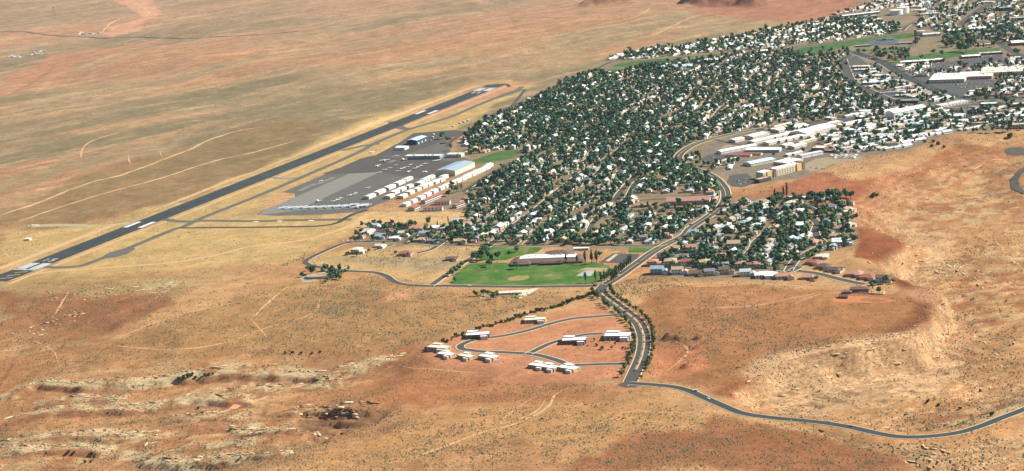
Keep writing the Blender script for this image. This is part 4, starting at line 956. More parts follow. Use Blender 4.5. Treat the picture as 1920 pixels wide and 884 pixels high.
for i, (x, y, w_, d_, a_) in enumerate([(1035, 585, 9, 60, 30), (775, 728, 14, 20, 30), (1060, 738, 34, 10, 10), (1200, 645, 28, 10, 12), (1440, 682, 10, 26, 36), (1605, 575, 10, 40, 32)]):
    u, v = h8(x, y)
    building(u, v, w_, d_, 5.5, a_, 'red', 'white', kind='gable', rise=1.9, name='townhouse', cat='townhouse', group='red-roofed townhouses', wins=5, storeys=2, fixed=f'red-roofed white townhouse block below the hangars, {ORD[i]} from the left') if False else building(u, v, w_, d_, 5.5, a_, 'red', 'white', base='red-roofed white townhouse block', kind='gable', rise=1.9, name='townhouse', cat='townhouse', group='red-roofed townhouses', wins=5, storeys=2)
m4 = tl(480, 221, 4)
for x, y, s_ in [(870, 265, 1.4), (908, 240, .9), (912, 365, 1.5), (965, 330, 2.0), (1050, 360, .9), (970, 395, 1.0), (1005, 382, 1.0), (930, 415, 1.0), (1065, 402, 1.0), (1090, 388, 1.0), (1110, 378, 1.0), (1135, 370, 1.0), (1160, 355, 1.1), (1195, 385, 1.0), (1215, 375, 1.0), (1240, 365, 1.0), (1268, 352, 1.1), (1145, 408, 1.3), (1270, 410, 1.3), (840, 532, 1.1), (470, 631, 1.5), (585, 632, 1.1), (612, 622, 1.2), (638, 608, 1.0), (705, 588, 1.1), (732, 578, 1.2), (752, 570, 1.0), (1110, 320, 1.6), (1345, 330, 1.2), (1365, 325, 1.1), (1050, 290, 1.3), (490, 480, 1.0)]:
    p = at(*m4(x, y)); plane_obj(p, rnd.choice((R(20), R(200), R(110), R(-60))) + rnd.uniform(-.2, .2), s_, ('large white twin aircraft' if s_ >= 1.5 else 'white light aircraft'), high=rnd.random() < .6)
r8 = tl(480, 330, 8)
for i, (x, y) in enumerate([(425, 500), (550, 500), (690, 492), (800, 495), (920, 490), (1040, 485), (1165, 480), (1275, 475), (1390, 472), (1520, 485), (1600, 465), (1650, 465)]):
    plane_obj(at(*r8(x, y)), R(200) + rnd.uniform(-.15, .15), 2.0, 'white aircraft on the blue-grey pad', 'aircraft in the long row')
building(665, 385, 14, 10, 4, 15, 'pale grey', 'grey', kind='gable', name='airfield_shed', cat='shed', fixed='small grey shed behind the long row of aircraft')
building(53, 449, 9, 6, 3.5, 20, 'white', 'white', kind='gable', name='airfield_hut', cat='hut', fixed='lone white hut on the dry grass left of the runway')
for x, y in [(1480, 68), (1530, 45), (1560, 35), (1590, 25), (1600, 20), (1330, 130), (1325, 150)]: rv(at(*m4(x, y)), R(rnd.uniform(20, 60)), 'white trailer on dry ground', 'trailers by the taxiway', 8)

# ------------------------------------------------------------------ school, church, hotel and other landmarks
sc = thing('school', None, 'school', None, at(1030, 490), -R(12), fixed='wide school with brown sloped eaves and white flat roofs behind the playing field')
W, F, B2 = MB(), MB(), MB()
W.box(0, 0, -1, 112, 36, 5); W.box(-40, -4, -1, 26, 42, 5)
F.box(-2, 2, 6.1, 88, 17, 1.2); F.box(-22, 6, 6.1, 40, 22, 1.3)
def skirt(x, y, w_, d_, w2, d2, z0, z1):
    b_ = len(B2.v)
    for ww, dd, z in ((w_, d_, z0), (w2, d2, z1)):
        for sx, sy in ((-1, -1), (1, -1), (1, 1), (-1, 1)): B2.v.append((x + sx * ww / 2, y + sy * dd / 2, z))
    B2.f += [(b_ + i, b_ + (i + 1) % 4, b_ + 4 + (i + 1) % 4, b_ + 4 + i) for i in range(4)] + [(b_ + 4, b_ + 5, b_ + 6, b_ + 7), (b_ + 3, b_ + 2, b_ + 1, b_)]
skirt(0, 0, 118, 42, 98, 22, 3.0, 6.4); skirt(-40, -5, 32, 46, 18, 26, 3.05, 6.2); skirt(8, -20, 36, 14, 30, 6, 3.1, 5.6)
B2.hip(12, 26, 5, 46, 34, 6.5, 1.5)
W.box(12, 26, -1, 46, 34, 6)
link('wall', W.mesh('wall', WALLS['tan']), sc); rf_ = link('flat_roof', F.mesh('flat_roof', ROOFS['white']), sc); link('sloped_roof', B2.mesh('sloped_roof', ROOFS['brown']), sc)
for k_ in range(7): link('rooftop_unit', cached('unit', lambda: MB().box(0, 0, 0, 2.6, 2.0, 1.5).mesh('rooftop_unit', M_UNIT)), rf_, (-32 + k_ * 10, 3 + (k_ % 3) * 3, 7.3))
for k_ in range(14): link('window', cached('bigwin', lambda: MB().box(0, 0, 0, 2.4, .2, 1.7).mesh('window', M_WIN)), sc, (-46 + k_ * 7, -18.1 if abs(-46 + k_ * 7 + 40) > 13 else -25.1, 1.2))
for k_ in range(-3, 4): BUILT.append((sc.location.x + k_ * 17, sc.location.y - k_ * 3.6, 26))
building(1090, 467, 24, 7, 3.5, 12, 'white', 'cream', kind='gable', name='classroom_trailer', cat='building', wins=4, fixed='white portable classroom behind the school')
building(1291, 378, 74, 24, 7, 12, 'pink', 'pink', kind='gable', rise=5, name='church_hall', cat='church', wins=8, fixed='long hall with pink gabled roof inside the boulevard bend')
building(1204, 386, 26, 9, 4, 10, 'pink', 'cream', kind='gable', name='church_annex', cat='building', wins=4, fixed='narrow pink-roofed annex left of the long pink hall')
building(1304, 397, 22, 12, 7, 15, 'white', 'white', name='white_office', cat='building', wins=5, units=2, storeys=2, fixed='white two-storey block with raised parapet by the boulevard bend')
ho = building(1463, 320, 106, 18, 13, -38, 'white', 'cream', name='hotel', cat='hotel', wins=16, units=5, storeys=3, fixed='long cream hotel with rows of windows above the red slope')
tw = link('stair_tower', MB().box(0, 0, 0, 7, 20.5, 14.5).mesh('stair_tower', WALLS['brown']), ho, (-24, 0, -.5)); link('stair_tower', tw.data, ho, (50, 0, -.5)); link('bay', MB().box(0, -9.5, 0, 12, 1.5, 13.4).mesh('bay', WALLS['yellow']), ho, (39, 0, 0)); link('bay', MB().box(0, -9.5, 0, 11, 1.5, 13.4).mesh('bay', WALLS['yellow']), ho, (-38, 0, 0))
building(1430, 337, 30, 14, 7, -38, 'tan', 'dark', name='hotel_wing', cat='hotel', wins=4, units=1, fixed='dark low wing at the left end of the cream hotel')
st_ = thing('church_steeple', None, 'steeple', None, at(1316, 369), 0, fixed='thin white steeple beside the pink-roofed hall')
link('shaft', MB().box(0, 0, 0, 2.2, 2.2, 12).mesh('shaft', WALLS['white']), st_); link('spire', MB().tube(0, 0, 12, 19, 1.5, .1, 4).mesh('spire', WALLS['white']), st_)
for u, v, r_, h_, lb in ((1680.5, 23, 18, 13, 'white water tank with a dark hatch, nearer of the two'), (1693, 19, 17, 16, 'white water tank standing behind the nearer tank')):
    t_ = thing('water_tank', None, 'tank', None, at(u, v, h_ * .5), 0, fixed=lb)
    link('shell', MB().tube(0, 0, -1, h_, r_, r_, 32).mesh('shell', WALLS['white']), t_); link('roof', MB().tube(0, 0, h_, h_ + 1.6, r_ + .3, .3, 32).mesh('roof', ROOFS['cream']), t_)
    link('hatch', MB().box(-4, -r_ - .1, 2, 3, .6, 3).mesh('hatch', WALLS['brown']), t_); BUILT.append((t_.location.x, t_.location.y, r_ + 4))
p = at(1740, 24); t_ = thing('water_tower', None, 'water tower', None, p, 0, fixed='white water tower on legs in the far upper right')
mb = MB()
for k_ in range(6):
    a_ = k_ * math.pi / 3; mb.beam((8 * math.cos(a_), 8 * math.sin(a_), 0), (5 * math.cos(a_), 5 * math.sin(a_), 24), .6)
link('legs', mb.mesh('legs', WALLS['white']), t_)
link('tank', MB().loft([[(r_ * math.cos(i * math.pi / 6), r_ * math.sin(i * math.pi / 6), z) for i in range(12)] for z, r_ in ((22, 3), (24, 6.5), (28, 7), (31, 6), (33, 1))]).mesh('tank', WALLS['white']), t_)
link('riser', MB().tube(0, 0, 0, 23, .9, .9, 8).mesh('riser', WALLS['white']), t_)
p = at(1656, 84); t_ = thing('grandstand', None, 'grandstand', None, p, -R(12), fixed='blue-grey stadium grandstand with press box beside the sports field')
mb = MB()
for k_ in range(9): mb.box(0, -8 + k_ * 1.9, 0, 78, 1.9, 1.0 + k_ * 1.05)
link('seating', mb.mesh('seating', WALLS['grey']), t_); link('press_box', MB().box(6, 11, 9, 46, 4, 4).mesh('press_box', ROOFS['blue grey']), t_); link('scoreboard', MB().box(2, 8, 10.5, 9, .5, 3).mesh('scoreboard', WALLS['dark']), t_)
for k_ in range(2):
    p = at(1618 + k_ * 77, 88 - k_ * 5); s2 = thing('bleachers', None, 'grandstand', None, p, -R(12), fixed=('low dark bleachers left of the grandstand', 'low dark bleachers right of the grandstand')[k_])
    link('seating', MB().box(0, 0, 0, 40, 5, 2.4).mesh('seating', WALLS['navy']), s2); link('roof', MB().box(0, 2, 3.6, 41, 4, .3).mesh('roof', ROOFS['pale blue']), s2); link('post', MB().beam((-19, 2, 0), (-19, 2, 3.7), .2).beam((19, 2, 0), (19, 2, 3.7), .2).mesh('post', WALLS['grey']), s2)
for k_, (u, v) in enumerate(((1624, 87), (1644, 93), (1674, 84), (1650, 60))):
    p = at(u, v); l_ = thing('floodlight_mast', 'tall thin floodlight mast', 'mast', 'stadium floodlights', p, 0)
    link('pole', MB().tube(0, 0, 0, 25, .45, .25, 6).mesh('pole', WALLS['grey']), l_); link('lamp_bank', MB().box(0, 0, 24, 4, .6, 2.2).mesh('lamp_bank', WALLS['white']), l_)
def pylon(u, v, h_, lb):
    t_ = thing('transmission_tower', None, 'pylon', 'transmission towers', at(u, v), .4, fixed=lb); mb = MB(); w_ = h_ * .13
    for sx in (-1, 1):
        for sy in (-1, 1):
            mb.beam((sx * w_, sy * w_, 0), (sx * .8, sy * .8, h_), .35)
    for z in (.25, .5, .75):
        q = w_ * (1 - z) + .8 * z
        for a_, b_ in (((-q, -q), (q, -q)), ((q, -q), (q, q)), ((q, q), (-q, q)), ((-q, q), (-q, -q))): mb.beam((*a_, h_ * z), (*b_, h_ * (z + .02)), .25)
    link('mast', mb.mesh('mast', mat('galvanised_steel', (.22, .22, .22), .6)), t_)
    mb = MB()
    for z in (.72, .84, .96): mb.beam((-h_ * .2, 0, h_ * z), (h_ * .2, 0, h_ * z), .35)
    link('cross_arm', mb.mesh('cross_arm', MATS['galvanised_steel']), t_)
pylon(102, 31, 36, 'steel transmission tower left of the pale sandy wash'); pylon(330, 6, 36, 'steel transmission tower at the top edge right of the wash')

# ------------------------------------------------------------------ commercial and industrial buildings
def auto_base(w_, d_, h_, roof, wall, kind):
    L = max(w_, d_); sz = 'huge' if L > 58 else 'long' if L > 36 else 'small' if L < 15 else ''
    return f'{sz} {roof}-roofed {wall}-walled {"shed" if kind == "gable" else "commercial building"}'.strip()
def BL(tile, rows, az0, kind='flat', grp='commercial buildings'):
    for r_ in rows:
        x, y, w_, d_ = r_[:4]; h_ = r_[4] if len(r_) > 4 and r_[4] else 5.0; roof = r_[5] if len(r_) > 5 and r_[5] else 'white'; wall = r_[6] if len(r_) > 6 and r_[6] else 'cream'
        a_ = r_[7] if len(r_) > 7 and r_[7] is not None else az0; kd = r_[8] if len(r_) > 8 else kind
        u, v = tile(x, y)
        building(u, v, w_ * 1.25, d_ * (1.5 if kd == 'gable' else 1.75 if w_ > 18 else 1.4), h_, a_, roof, wall, auto_base(w_, d_, h_, roof, wall, kd), kd, 'storage_shed' if kd == 'gable' else 'commercial_building', 'shed' if kd == 'gable' else 'building', grp, doors=max(1, int(d_ / 9)) if kd == 'gable' else 0, wins=0 if kd == 'gable' else max(2, int(w_ / 7)))
BL(tl(1320, 200, 8), [(490, 505, 15, 18), (760, 445, 20, 24), (905, 412, 14, 10), (790, 525, 15, 22), (960, 485, 13, 26), (1010, 540, 14, 22), (1100, 455, 13, 16), (1165, 510, 13, 18), (1215, 428, 13, 18), (1275, 488, 13, 18), (1345, 398, 13, 18), (1385, 462, 13, 20), (1520, 438, 14, 22), (1120, 358, 18, 15),
    (1640, 365, 34, 60, 8), (1400, 308, 24, 24), (1215, 275, 9, 46, 4, 'cream', 'yellow'), (1240, 585, 12, 16), (1400, 595, 14, 24), (1545, 522, 8, 32, 4, 'cream', 'yellow'), (490, 640, 14, 56, 5, 'white', 'white', 62), (900, 655, 52, 15, 5.5, 'white', 'blue', 22), (530, 735, 38, 7, 3.2, 'red', 'cream', 26), (705, 712, 34, 7, 3.2, 'red', 'cream', 26), (830, 835, 20, 38, 5, 'pale blue', 'cream', 60), (1590, 722, 12, 34, 5, 'pale grey', 'white', 60), (1390, 702, 8, 16, 3.5), (1270, 726, 8, 10, 3.5)], 50, 'gable', 'white storage sheds')
BL(tl(1320, 200, 8), [(345, 808, 10, 40, 4.5, 'cream', 'pink', 62), (1265, 828, 26, 26, 6), (1740, 628, 20, 15, 7, 'cream', 'brown', 30), (1890, 668, 16, 8, 4, 'tan', 'dark', 30)], 50)
BL(tl(1540, 190, 8), [(110, 160, 20, 16, 6, 'pale grey', 'blue'), (140, 258, 18, 10), (595, 242, 14, 12, 5, 'white', 'dark'), (660, 150, 20, 10, 4, 'white', 'blue', 20), (1155, 95, 28, 12, 5, 'terracotta', 'cream', 20), (985, 80, 14, 14, 5, 'pale blue', 'white'), (470, 338, 22, 38, 6, 'white', 'yellow'), (200, 325, 14, 20), (435, 447, 18, 13, 8, 'white', 'blue', 25), (170, 522, 20, 12), (780, 412, 14, 16), (945, 435, 16, 26, 6, 'white', 'cream'), (1010, 372, 18, 14), (1165, 366, 18, 16, 6, 'cream', 'cream'), (965, 512, 26, 16, 4, 'pale grey', 'cream', 20), (800, 575, 24, 7, 3.5, 'grey', 'dark', 25), (1000, 542, 12, 8), (1050, 642, 24, 10, 7, 'tan', 'cream', 15), (1395, 455, 24, 16, 6, 'white', 'navy', 25), (1435, 345, 26, 13, 5, 'pale blue', 'white', 20), (1600, 402, 28, 10, 4, 'blue', 'cream', 20)], 58)
BL(tl(1540, 190, 8), [(180, 592, 13, 14, 4.5), (345, 566, 13, 14, 4.5), (480, 538, 13, 14, 4.5), (610, 512, 13, 14, 4.5)], 58, 'gable', 'white storage sheds')
building(1699, 211, 26, 86, 12, 60, 'white', 'white', kind='gable', rise=4, name='long_hall', cat='building', doors=6, fixed='very long white hall with ridged white roof in the industrial area')
BL(tl(1720, 150, 8.035), [(560, 548, 30, 18, 6, 'white', 'blue', 25), (665, 612, 28, 9, 4, 'white', 'cream', 20), (600, 668, 32, 7, 3.5, 'white', 'cream', 28), (900, 655, 28, 10, 4, 'tan', 'navy', 22), (520, 360, 14, 52, 5, 'cream', 'white', 62), (365, 285, 16, 40, 5, 'white', 'white', 62), (845, 175, 16, 12, 4, 'white', 'brick', 22), (985, 208, 18, 12, 5, 'white', 'brick', 22), (1020, 140, 28, 9, 4, 'cream', 'yellow', 10), (960, 412, 36, 9, 5, 'tan', 'dark', 20), (1075, 362, 26, 9, 4, 'white', 'grey', 20), (920, 482, 30, 9, 4, 'cream', 'dark', 15), (1320, 218, 62, 8, 4, 'pink', 'pink', 5), (1560, 372, 26, 12, 6, 'cream', 'brown', 12), (1160, 520, 30, 10, 4, 'cream', 'cream', 10), (1210, 652, 7, 7, 4, 'cream', 'tan', 20), (1560, 570, 20, 8, 4, 'brown', 'brick', 10), (1430, 660, 16, 9, 4, 'cream', 'cream', 10)], 25)
building(1918, 236, 52, 14, 9, 5, 'cream', 'pink', name='motel', cat='hotel', wins=10, storeys=3, units=3, fixed='pink and white motel at the right edge above the red rim')
building(1797, 208, 22, 12, 4.5, 18, 'brown', 'yellow', kind='hip', rise=3.2, name='restaurant', cat='restaurant', wins=4, fixed='brown hip-roofed restaurant right of the long white hall')
BL(tl(1560, 90, 8.035), [(440, 285, 32, 13, 5, 'cream', 'tan', 22), (520, 330, 46, 9, 4, 'white', 'cream', 22), (420, 420, 13, 15, 4, 'white', 'white', 35), (740, 418, 32, 11, 4, 'white', 'tan', 22), (655, 520, 44, 17, 5, 'white', 'blue', 18), (560, 762, 24, 12, 5, 'white', 'blue', 25), (1185, 602, 26, 13, 5, 'pink', 'cream', 20), (1270, 645, 30, 10, 4, 'cream', 'white', 20), (80, 342, 11, 8, 3.5), (102, 392, 11, 8, 3.5), (116, 442, 11, 8, 3.5), (1040, 252, 16, 7, 3.5, 'white', 'brick', 15), (1340, 418, 22, 10, 4, 'cream', 'tan', 18), (810, 652, 14, 7, 4, 'pink', 'brick', 20), (930, 672, 46, 4, 3.5, 'white', 'white', 12), (1180, 800, 30, 16, 6, 'grey', 'dark', 25), (540, 838, 15, 12, 4.5, 'cream', 'cream', 30), (700, 812, 18, 12, 4, 'cream', 'tan', 30), (250, 600, 20, 8, 4, 'cream', 'cream', 25), (1040, 720, 20, 10, 4, 'cream', 'dark', 20), (900, 490, 30, 10, 4, 'pale grey', 'brick', 20)], 25)
BL(tl(1720, 50, 8.035), [(5, 530, 66, 15, 6, 'white', 'brick', 8), (300, 505, 24, 14, 5.5, 'white', 'brick', 8), (810, 450, 36, 16, 5.5, 'white', 'brick', 8), (1100, 402, 44, 13, 5, 'pale grey', 'brick', 5), (1480, 472, 20, 9, 4, 'white', 'brick', 8), (480, 775, 62, 50, 8, 'white', 'cream', 20), (880, 735, 62, 40, 7, 'white', 'pink', 20), (1310, 665, 80, 50, 8, 'cream', 'cream', 15), (1520, 245, 28, 26, 7, 'white', 'brick', 10), (1430, 182, 36, 7, 4, 'white', 'cream', 5), (760, 48, 84, 18, 6, 'white', 'grey', 3), (210, 120, 36, 14, 6, 'white', 'cream', 5), (1000, 130, 46, 8, 4, 'white', 'white', 5), (60, 740, 26, 9, 4, 'cream', 'cream', 22), (1300, 22, 28, 8, 5, 'pale grey', 'grey', 3), (1000, 275, 30, 8, 4, 'cream', 'tan', 5)], 15)
a_ = building(1727, 62, 22, 20, 12, 5, 'cream', 'cream', name='auditorium', cat='building', units=1, fixed='tall cream auditorium block of the high school beside the lawn')
link('fly_tower', MB().box(-14, 2, 0, 8, 10, 16).mesh('fly_tower', WALLS['tan']), a_)
building(1612, 28, 12, 118, 6, 76, 'white', 'blue', kind='gable', rise=1.2, name='storage_hall', cat='building', doors=0, fixed='very long white and pale blue storage hall below the top desert')
BL(tl(1740, 0, 9.82), [(1375, 165, 42, 16, 9, 'blue grey', 'navy', 8), (575, 205, 18, 14, 6, 'cream', 'cream', 10), (310, 278, 22, 9, 4, 'white', 'cream', 12), (480, 285, 12, 9, 4, 'cream', 'cream', 12), (1690, 345, 30, 10, 7, 'cream', 'navy', 3), (1640, 430, 38, 7, 5, 'cream', 'tan', 3), (1070, 40, 40, 8, 4, 'white', 'cream', 40), (540, 55, 44, 10, 5, 'pink', 'cream', 45), (60, 255, 30, 8, 4, 'white', 'white', 5), (1700, 200, 16, 10, 5, 'white', 'blue', 20)], 10)
BL(tl(1560, 0, 9.82), [(1560, 195, 26, 8, 4, 'white', 'cream', 5), (1530, 130, 20, 9, 4, 'pale grey', 'cream', 5), (1590, 60, 16, 8, 4, 'white', 'cream', 5), (700, 300, 26, 6, 3.5, 'white', 'white', 8), (1330, 40, 30, 8, 4, 'pale blue', 'grey', 5), (60, 250, 14, 10, 5, 'pale blue', 'blue', 10)], 10)
BL(tl(960, 0, 4), [(1230, 500, 66, 26, 5, 'pale blue', 'white', 10), (1400, 465, 30, 12, 6, 'white', 'cream', 8), (1510, 455, 36, 20, 8, 'white', 'brick', 8), (1900, 385, 22, 14, 6, 'white', 'cream', 8)], 8)
BL(tl(1440, 0, 4), [(260, 455, 42, 12, 7, 'tan', 'cream', 8), (240, 420, 34, 14, 5, 'cream', 'cream', 8), (380, 435, 20, 12, 5, 'pink', 'brick', 8)], 8)

# ------------------------------------------------------------------ single houses that stand apart or in the front rows
e68 = tl(780, 580, 6.8); e63 = tl(980, 580, 6.315)
def H(tile, rows, group):
    for x, y, kind, roof, wall, a_, s_ in rows:
        u, v = tile(x, y); p = at(u, v, 2.5); p.z = ground(p.x, p.y)
        house(p, -R(a_), kind, roof, wall, group, scale=s_)
H(e68, [(290, 495, 'flat', 'cream', 'tan', 32, 1.25), (385, 575, 'flat', 'white', 'tan', 40, 1.0), (640, 600, 'flat', 'cream', 'tan', 45, 1.0), (930, 612, 'flat', 'white', 'tan', 42, 1.15), (790, 335, 'flat', 'white', 'brown', 8, 1.4)], 'flat-roofed houses of the new estate')
H(e63, [(150, 130, 'flat', 'cream', 'tan', 8, 1.25), (615, 375, 'flat', 'white', 'brown', 10, 1.4), (1130, 325, 'flat', 'white', 'grey', 15, 1.5), (190, 670, 'flat', 'white', 'tan', 40, 1.1), (315, 690, 'flat', 'white', 'tan', 40, 1.1), (545, 702, 'flat', 'white', 'tan', 42, 1.15)], 'flat-roofed houses of the new estate')
H(tl(640, 390, 8), [(270, 425, 'ranch', 'terracotta', 'cream', 15, 1.05), (380, 368, 'hip', 'cream', 'cream', 20, 1), (420, 330, 'ranch', 'pale grey', 'white', 20, .9), (530, 280, 'two', 'pale grey', 'white', 25, .9), (590, 425, 'hip', 'blue grey', 'grey', 20, 1.15), (755, 262, 'two', 'red', 'white', 20, .9), (780, 345, 'hip', 'pink', 'tan', 25, .95), (960, 285, 'tile2', 'tan', 'cream', 20, 1.05), (820, 450, 'ranch', 'white', 'cream', 15, 1), (940, 400, 'two', 'cream', 'cream', 25, .95), (1140, 312, 'ranch', 'terracotta', 'cream', 12, 1.25), (1250, 402, 'two', 'blue grey', 'white', 15, .95), (1190, 475, 'ranch', 'tan', 'tan', 10, 1.05), (1385, 488, 'hip', 'grey', 'grey', 15, 1), (1510, 420, 'hip', 'cream', 'cream', 20, 1.05), (1720, 365, 'ranch', 'terracotta', 'cream', 10, 1.2), (1790, 495, 'ranch', 'tan', 'yellow', 12, 1.1), (1890, 425, 'two', 'terracotta', 'white', 15, .95), (1540, 305, 'ranch', 'pale grey', 'white', 12, 1.1), (1390, 290, 'hip', 'white', 'white', 10, .9), (250, 655, 'tile2', 'cream', 'cream', 25, 1.1), (970, 685, 'hip', 'red', 'pink', 12, 1.15), (590, 565, 'ranch', 'cream', 'white', 25, .9), (1660, 760, 'ranch', 'brown', 'tan', 12, .95), (1860, 230, 'ranch', 'terracotta', 'cream', 12, 1), (1730, 190, 'hip', 'pale grey', 'white', 12, 1)], 'houses below the airfield')
H(tl(1200, 430, 8), [(290, 640, 'two', 'blue grey', 'blue', 15, 1.3), (590, 640, 'two', 'tan', 'white', 12, 1.15), (850, 660, 'ranch', 'brown', 'tan', 10, 1.15), (1070, 660, 'two', 'grey', 'cream', 10, 1.05), (1290, 640, 'two', 'brown', 'cream', 10, 1.1), (1610, 670, 'two', 'pale grey', 'white', 10, 1.1), (1850, 690, 'hip', 'white', 'cream', 8, 1.3), (210, 515, 'tile2', 'terracotta', 'pink', 15, 1.1), (480, 515, 'tile2', 'tan', 'cream', 12, 1.25), (725, 520, 'two', 'red', 'white', 12, 1.1), (980, 530, 'tile2', 'tan', 'tan', 12, 1.2), (1215, 545, 'hip', 'grey', 'cream', 12, 1.2), (1520, 545, 'tile2', 'pink', 'cream', 12, 1.1), (1750, 555, 'tile2', 'pink', 'pink', 12, 1.1), (545, 312, 'two', 'tan', 'white', 14, 1.05), (800, 310, 'two', 'terracotta', 'white', 12, 1.25), (655, 415, 'ranch', 'grey', 'pink', 12, 1.15), (885, 400, 'hip', 'cream', 'white', 12, 1.1), (1235, 420, 'tile2', 'terracotta', 'cream', 12, 1.05), (1500, 425, 'tile2', 'terracotta', 'cream', 12, 1), (1440, 260, 'two', 'tan', 'cream', 12, 1.35), (345, 410, 'two', 'brown', 'white', 14, .9), (1130, 310, 'two', 'pale grey', 'white', 14, .9), (830, 75, 'two', 'blue grey', 'white', 14, 1.1), (1120, 70, 'two', 'tan', 'white', 14, 1.15), (1530, 165, 'tile2', 'terracotta', 'white', 14, 1.05), (1640, 50, 'two', 'tan', 'white', 14, 1.1), (390, 105, 'two', 'terracotta', 'tan', 14, .95), (75, 140, 'two', 'grey', 'cream', 14, .9)], 'houses of the right-hand estate')
H(tl(1440, 442, 4), [(130, 305, 'ranch', 'terracotta', 'cream', 8, 1.3), (305, 310, 'ranch', 'terracotta', 'tan', 15, 1.0), (340, 200, 'hip', 'red', 'tan', 30, 1.1), (420, 230, 'hip', 'brown', 'tan', 30, 1.1), (510, 255, 'ranch', 'brown', 'cream', 30, 1.1), (650, 288, 'hip', 'terracotta', 'pink', 20, 1.2), (745, 312, 'hip', 'red', 'tan', 20, 1.1), (865, 332, 'two', 'brown', 'white', 20, 1.05), (560, 52, 'flat', 'white', 'white', 10, 1.4), (15, 295, 'hip', 'white', 'white', 10, 1.1), (180, 120, 'hip', 'cream', 'cream', 12, 1.1), (405, 155, 'hip', 'cream', 'cream', 15, 1)], 'houses of the right-hand estate')
H(tl(1400, 350, 8), [(1190, 285, 'ranch', 'red', 'cream', 20, 1.15), (1300, 340, 'two', 'grey', 'cream', 25, 1.1), (1390, 630, 'hip', 'pink', 'white', 20, 1.15), (1220, 510, 'hip', 'tan', 'tan', 20, 1), (1340, 740, 'hip', 'tan', 'tan', 20, 1.1), (790, 560, 'ranch', 'white', 'white', 15, 1), (480, 370, 'two', 'red', 'white', 12, 1), (240, 240, 'hip', 'tan', 'cream', 8, 1.3), (900, 165, 'mobile', 'white', 'blue', 12, 1), (650, 160, 'mobile', 'pale grey', 'grey', 12, 1)], 'houses of the right-hand estate')
# mansion with pool on the knoll
p = at(598, 519, 2.5); mn = thing('mansion', None, 'house', None, p, -R(10), fixed='sprawling tan villa with blue pool on the knoll below the airfield')
link('wall', MB().box(0, 0, -1.5, 30, 12, 5.5).box(-14, 5, -1.5, 14, 14, 5.2).box(13, 4, -1.5, 12, 16, 6.4).box(2, 8, -1.5, 12, 9, 7.2).mesh('wall', WALLS['cream']), mn)
link('roof', MB().hip(0, 0, 4, 30, 12, 2.0).hip(-14, 5, 3.7, 14, 14, 1.8).hip(13, 4, 4.9, 12, 16, 2.2).hip(2, 8, 5.7, 12, 9, 1.6).mesh('roof', ROOFS['tan']), mn)
fittings(mn, [('window', x, -6.05, 1, 0) for x in (-12, -8, -4, 0, 4)] + [('garage_door', 13, -4.1, 0, 0)], mn)
BUILT.append((p.x, p.y, 24))
area('pool_terrace', [(562, 523), (572, 518), (592, 520), (596, 527), (580, 530), (566, 530)], mat('terrace', lin(196, 168, 132), .9, .08, .3), .22)
po = thing('swimming_pool', None, 'pool', None, at(578, 525), -R(10), fixed='light blue swimming pool on the terrace of the tan villa')
link('water', MB().box(0, 0, .1, 15, 9, .25).mesh('water', mat('pool_water', lin(110, 175, 215), .08, .04, .3, 0, .6)), po); link('coping', MB().ring(0, 0, .1, 17, 11, .4, 1).mesh('coping', M_KERB), po)
p = at(958, 549, 2); h_ = thing('bungalow', None, 'house', None, p, -R(8), fixed='long pale bungalow with bright white forecourt below the school road')
link('wall', MB().box(0, 0, -1, 34, 11, 4.2).box(-20, 2, -1, 12, 9, 4).mesh('wall', WALLS['cream']), h_); link('roof', MB().hip(0, 0, 3.2, 34, 11, 1.9).hip(-20, 2, 3, 12, 9, 1.5).mesh('roof', ROOFS['cream']), h_); fittings(h_, [('window', x, -5.55, 1, 0) for x in (-12, -7, -2, 3, 8)] + [('door', 12, -5.6, 0, 0)], h_); BUILT.append((p.x, p.y, 22))
area('forecourt', [(975, 545), (1012, 540), (990, 553), (975, 560), (968, 556)], mat('white_gravel', lin(236, 222, 192), .95, .06, .4), .16)
area('lawn', [(942, 560), (955, 555), (974, 556), (972, 562), (948, 563)], M_GRASSD, .13)
area('terrace', [(897, 557), (908, 553), (924, 555), (918, 562), (898, 561)], mat('terrace', lin(196, 168, 132)), .2)
p = at(1612, 544, 2.5); ad = thing('adobe_house', None, 'house', None, p, -R(16), fixed='dark brown adobe house with stone garden wall at the mesa edge')
link('wall', MB().box(0, 0, -1.5, 26, 12, 6.5).box(-16, -8, -1.5, 12, 10, 4.6).mesh('wall', WALLS['brick']), ad); link('roof', MB().hip(0, 0, 5, 26, 12, 2.4).hip(-16, -8, 3.1, 12, 10, 1.6).mesh('roof', ROOFS['brown']), ad); fittings(ad, [('window', x, -6.05, 1.2, 0) for x in (-6, -1, 4, 9)], ad); BUILT.append((p.x, p.y, 22))
link('garden_wall', MB().box(14, -14, -1.5, 46, .5, 3.2, -.35).box(34, -12, -1.5, .5, 18, 3.2).mesh('garden_wall', WALLS['cream']), ad)
p = at(1582, 556, 2); s2 = thing('outbuilding', None, 'outbuilding', None, p, -R(20), fixed='half-built dark outbuilding left of the brown adobe house')
link('wall', MB().box(0, 0, -1.5, 12, 9, 4.5).mesh('wall', WALLS['brown']), s2); link('roof', MB().gable(0, 0, 3, 12, 9, 2).mesh('roof', ROOFS['brown']), s2)
area('bare_pad', [(1545, 566), (1580, 555), (1620, 556), (1690, 565), (1640, 569), (1580, 568)], mat('red_pad', lin(206, 130, 84), .95, .1, .2), .12)
gt = [at(u, v) for u, v in ((769, 538), (775, 537), (779, 536), (783, 535), (791, 533), (795, 533))]
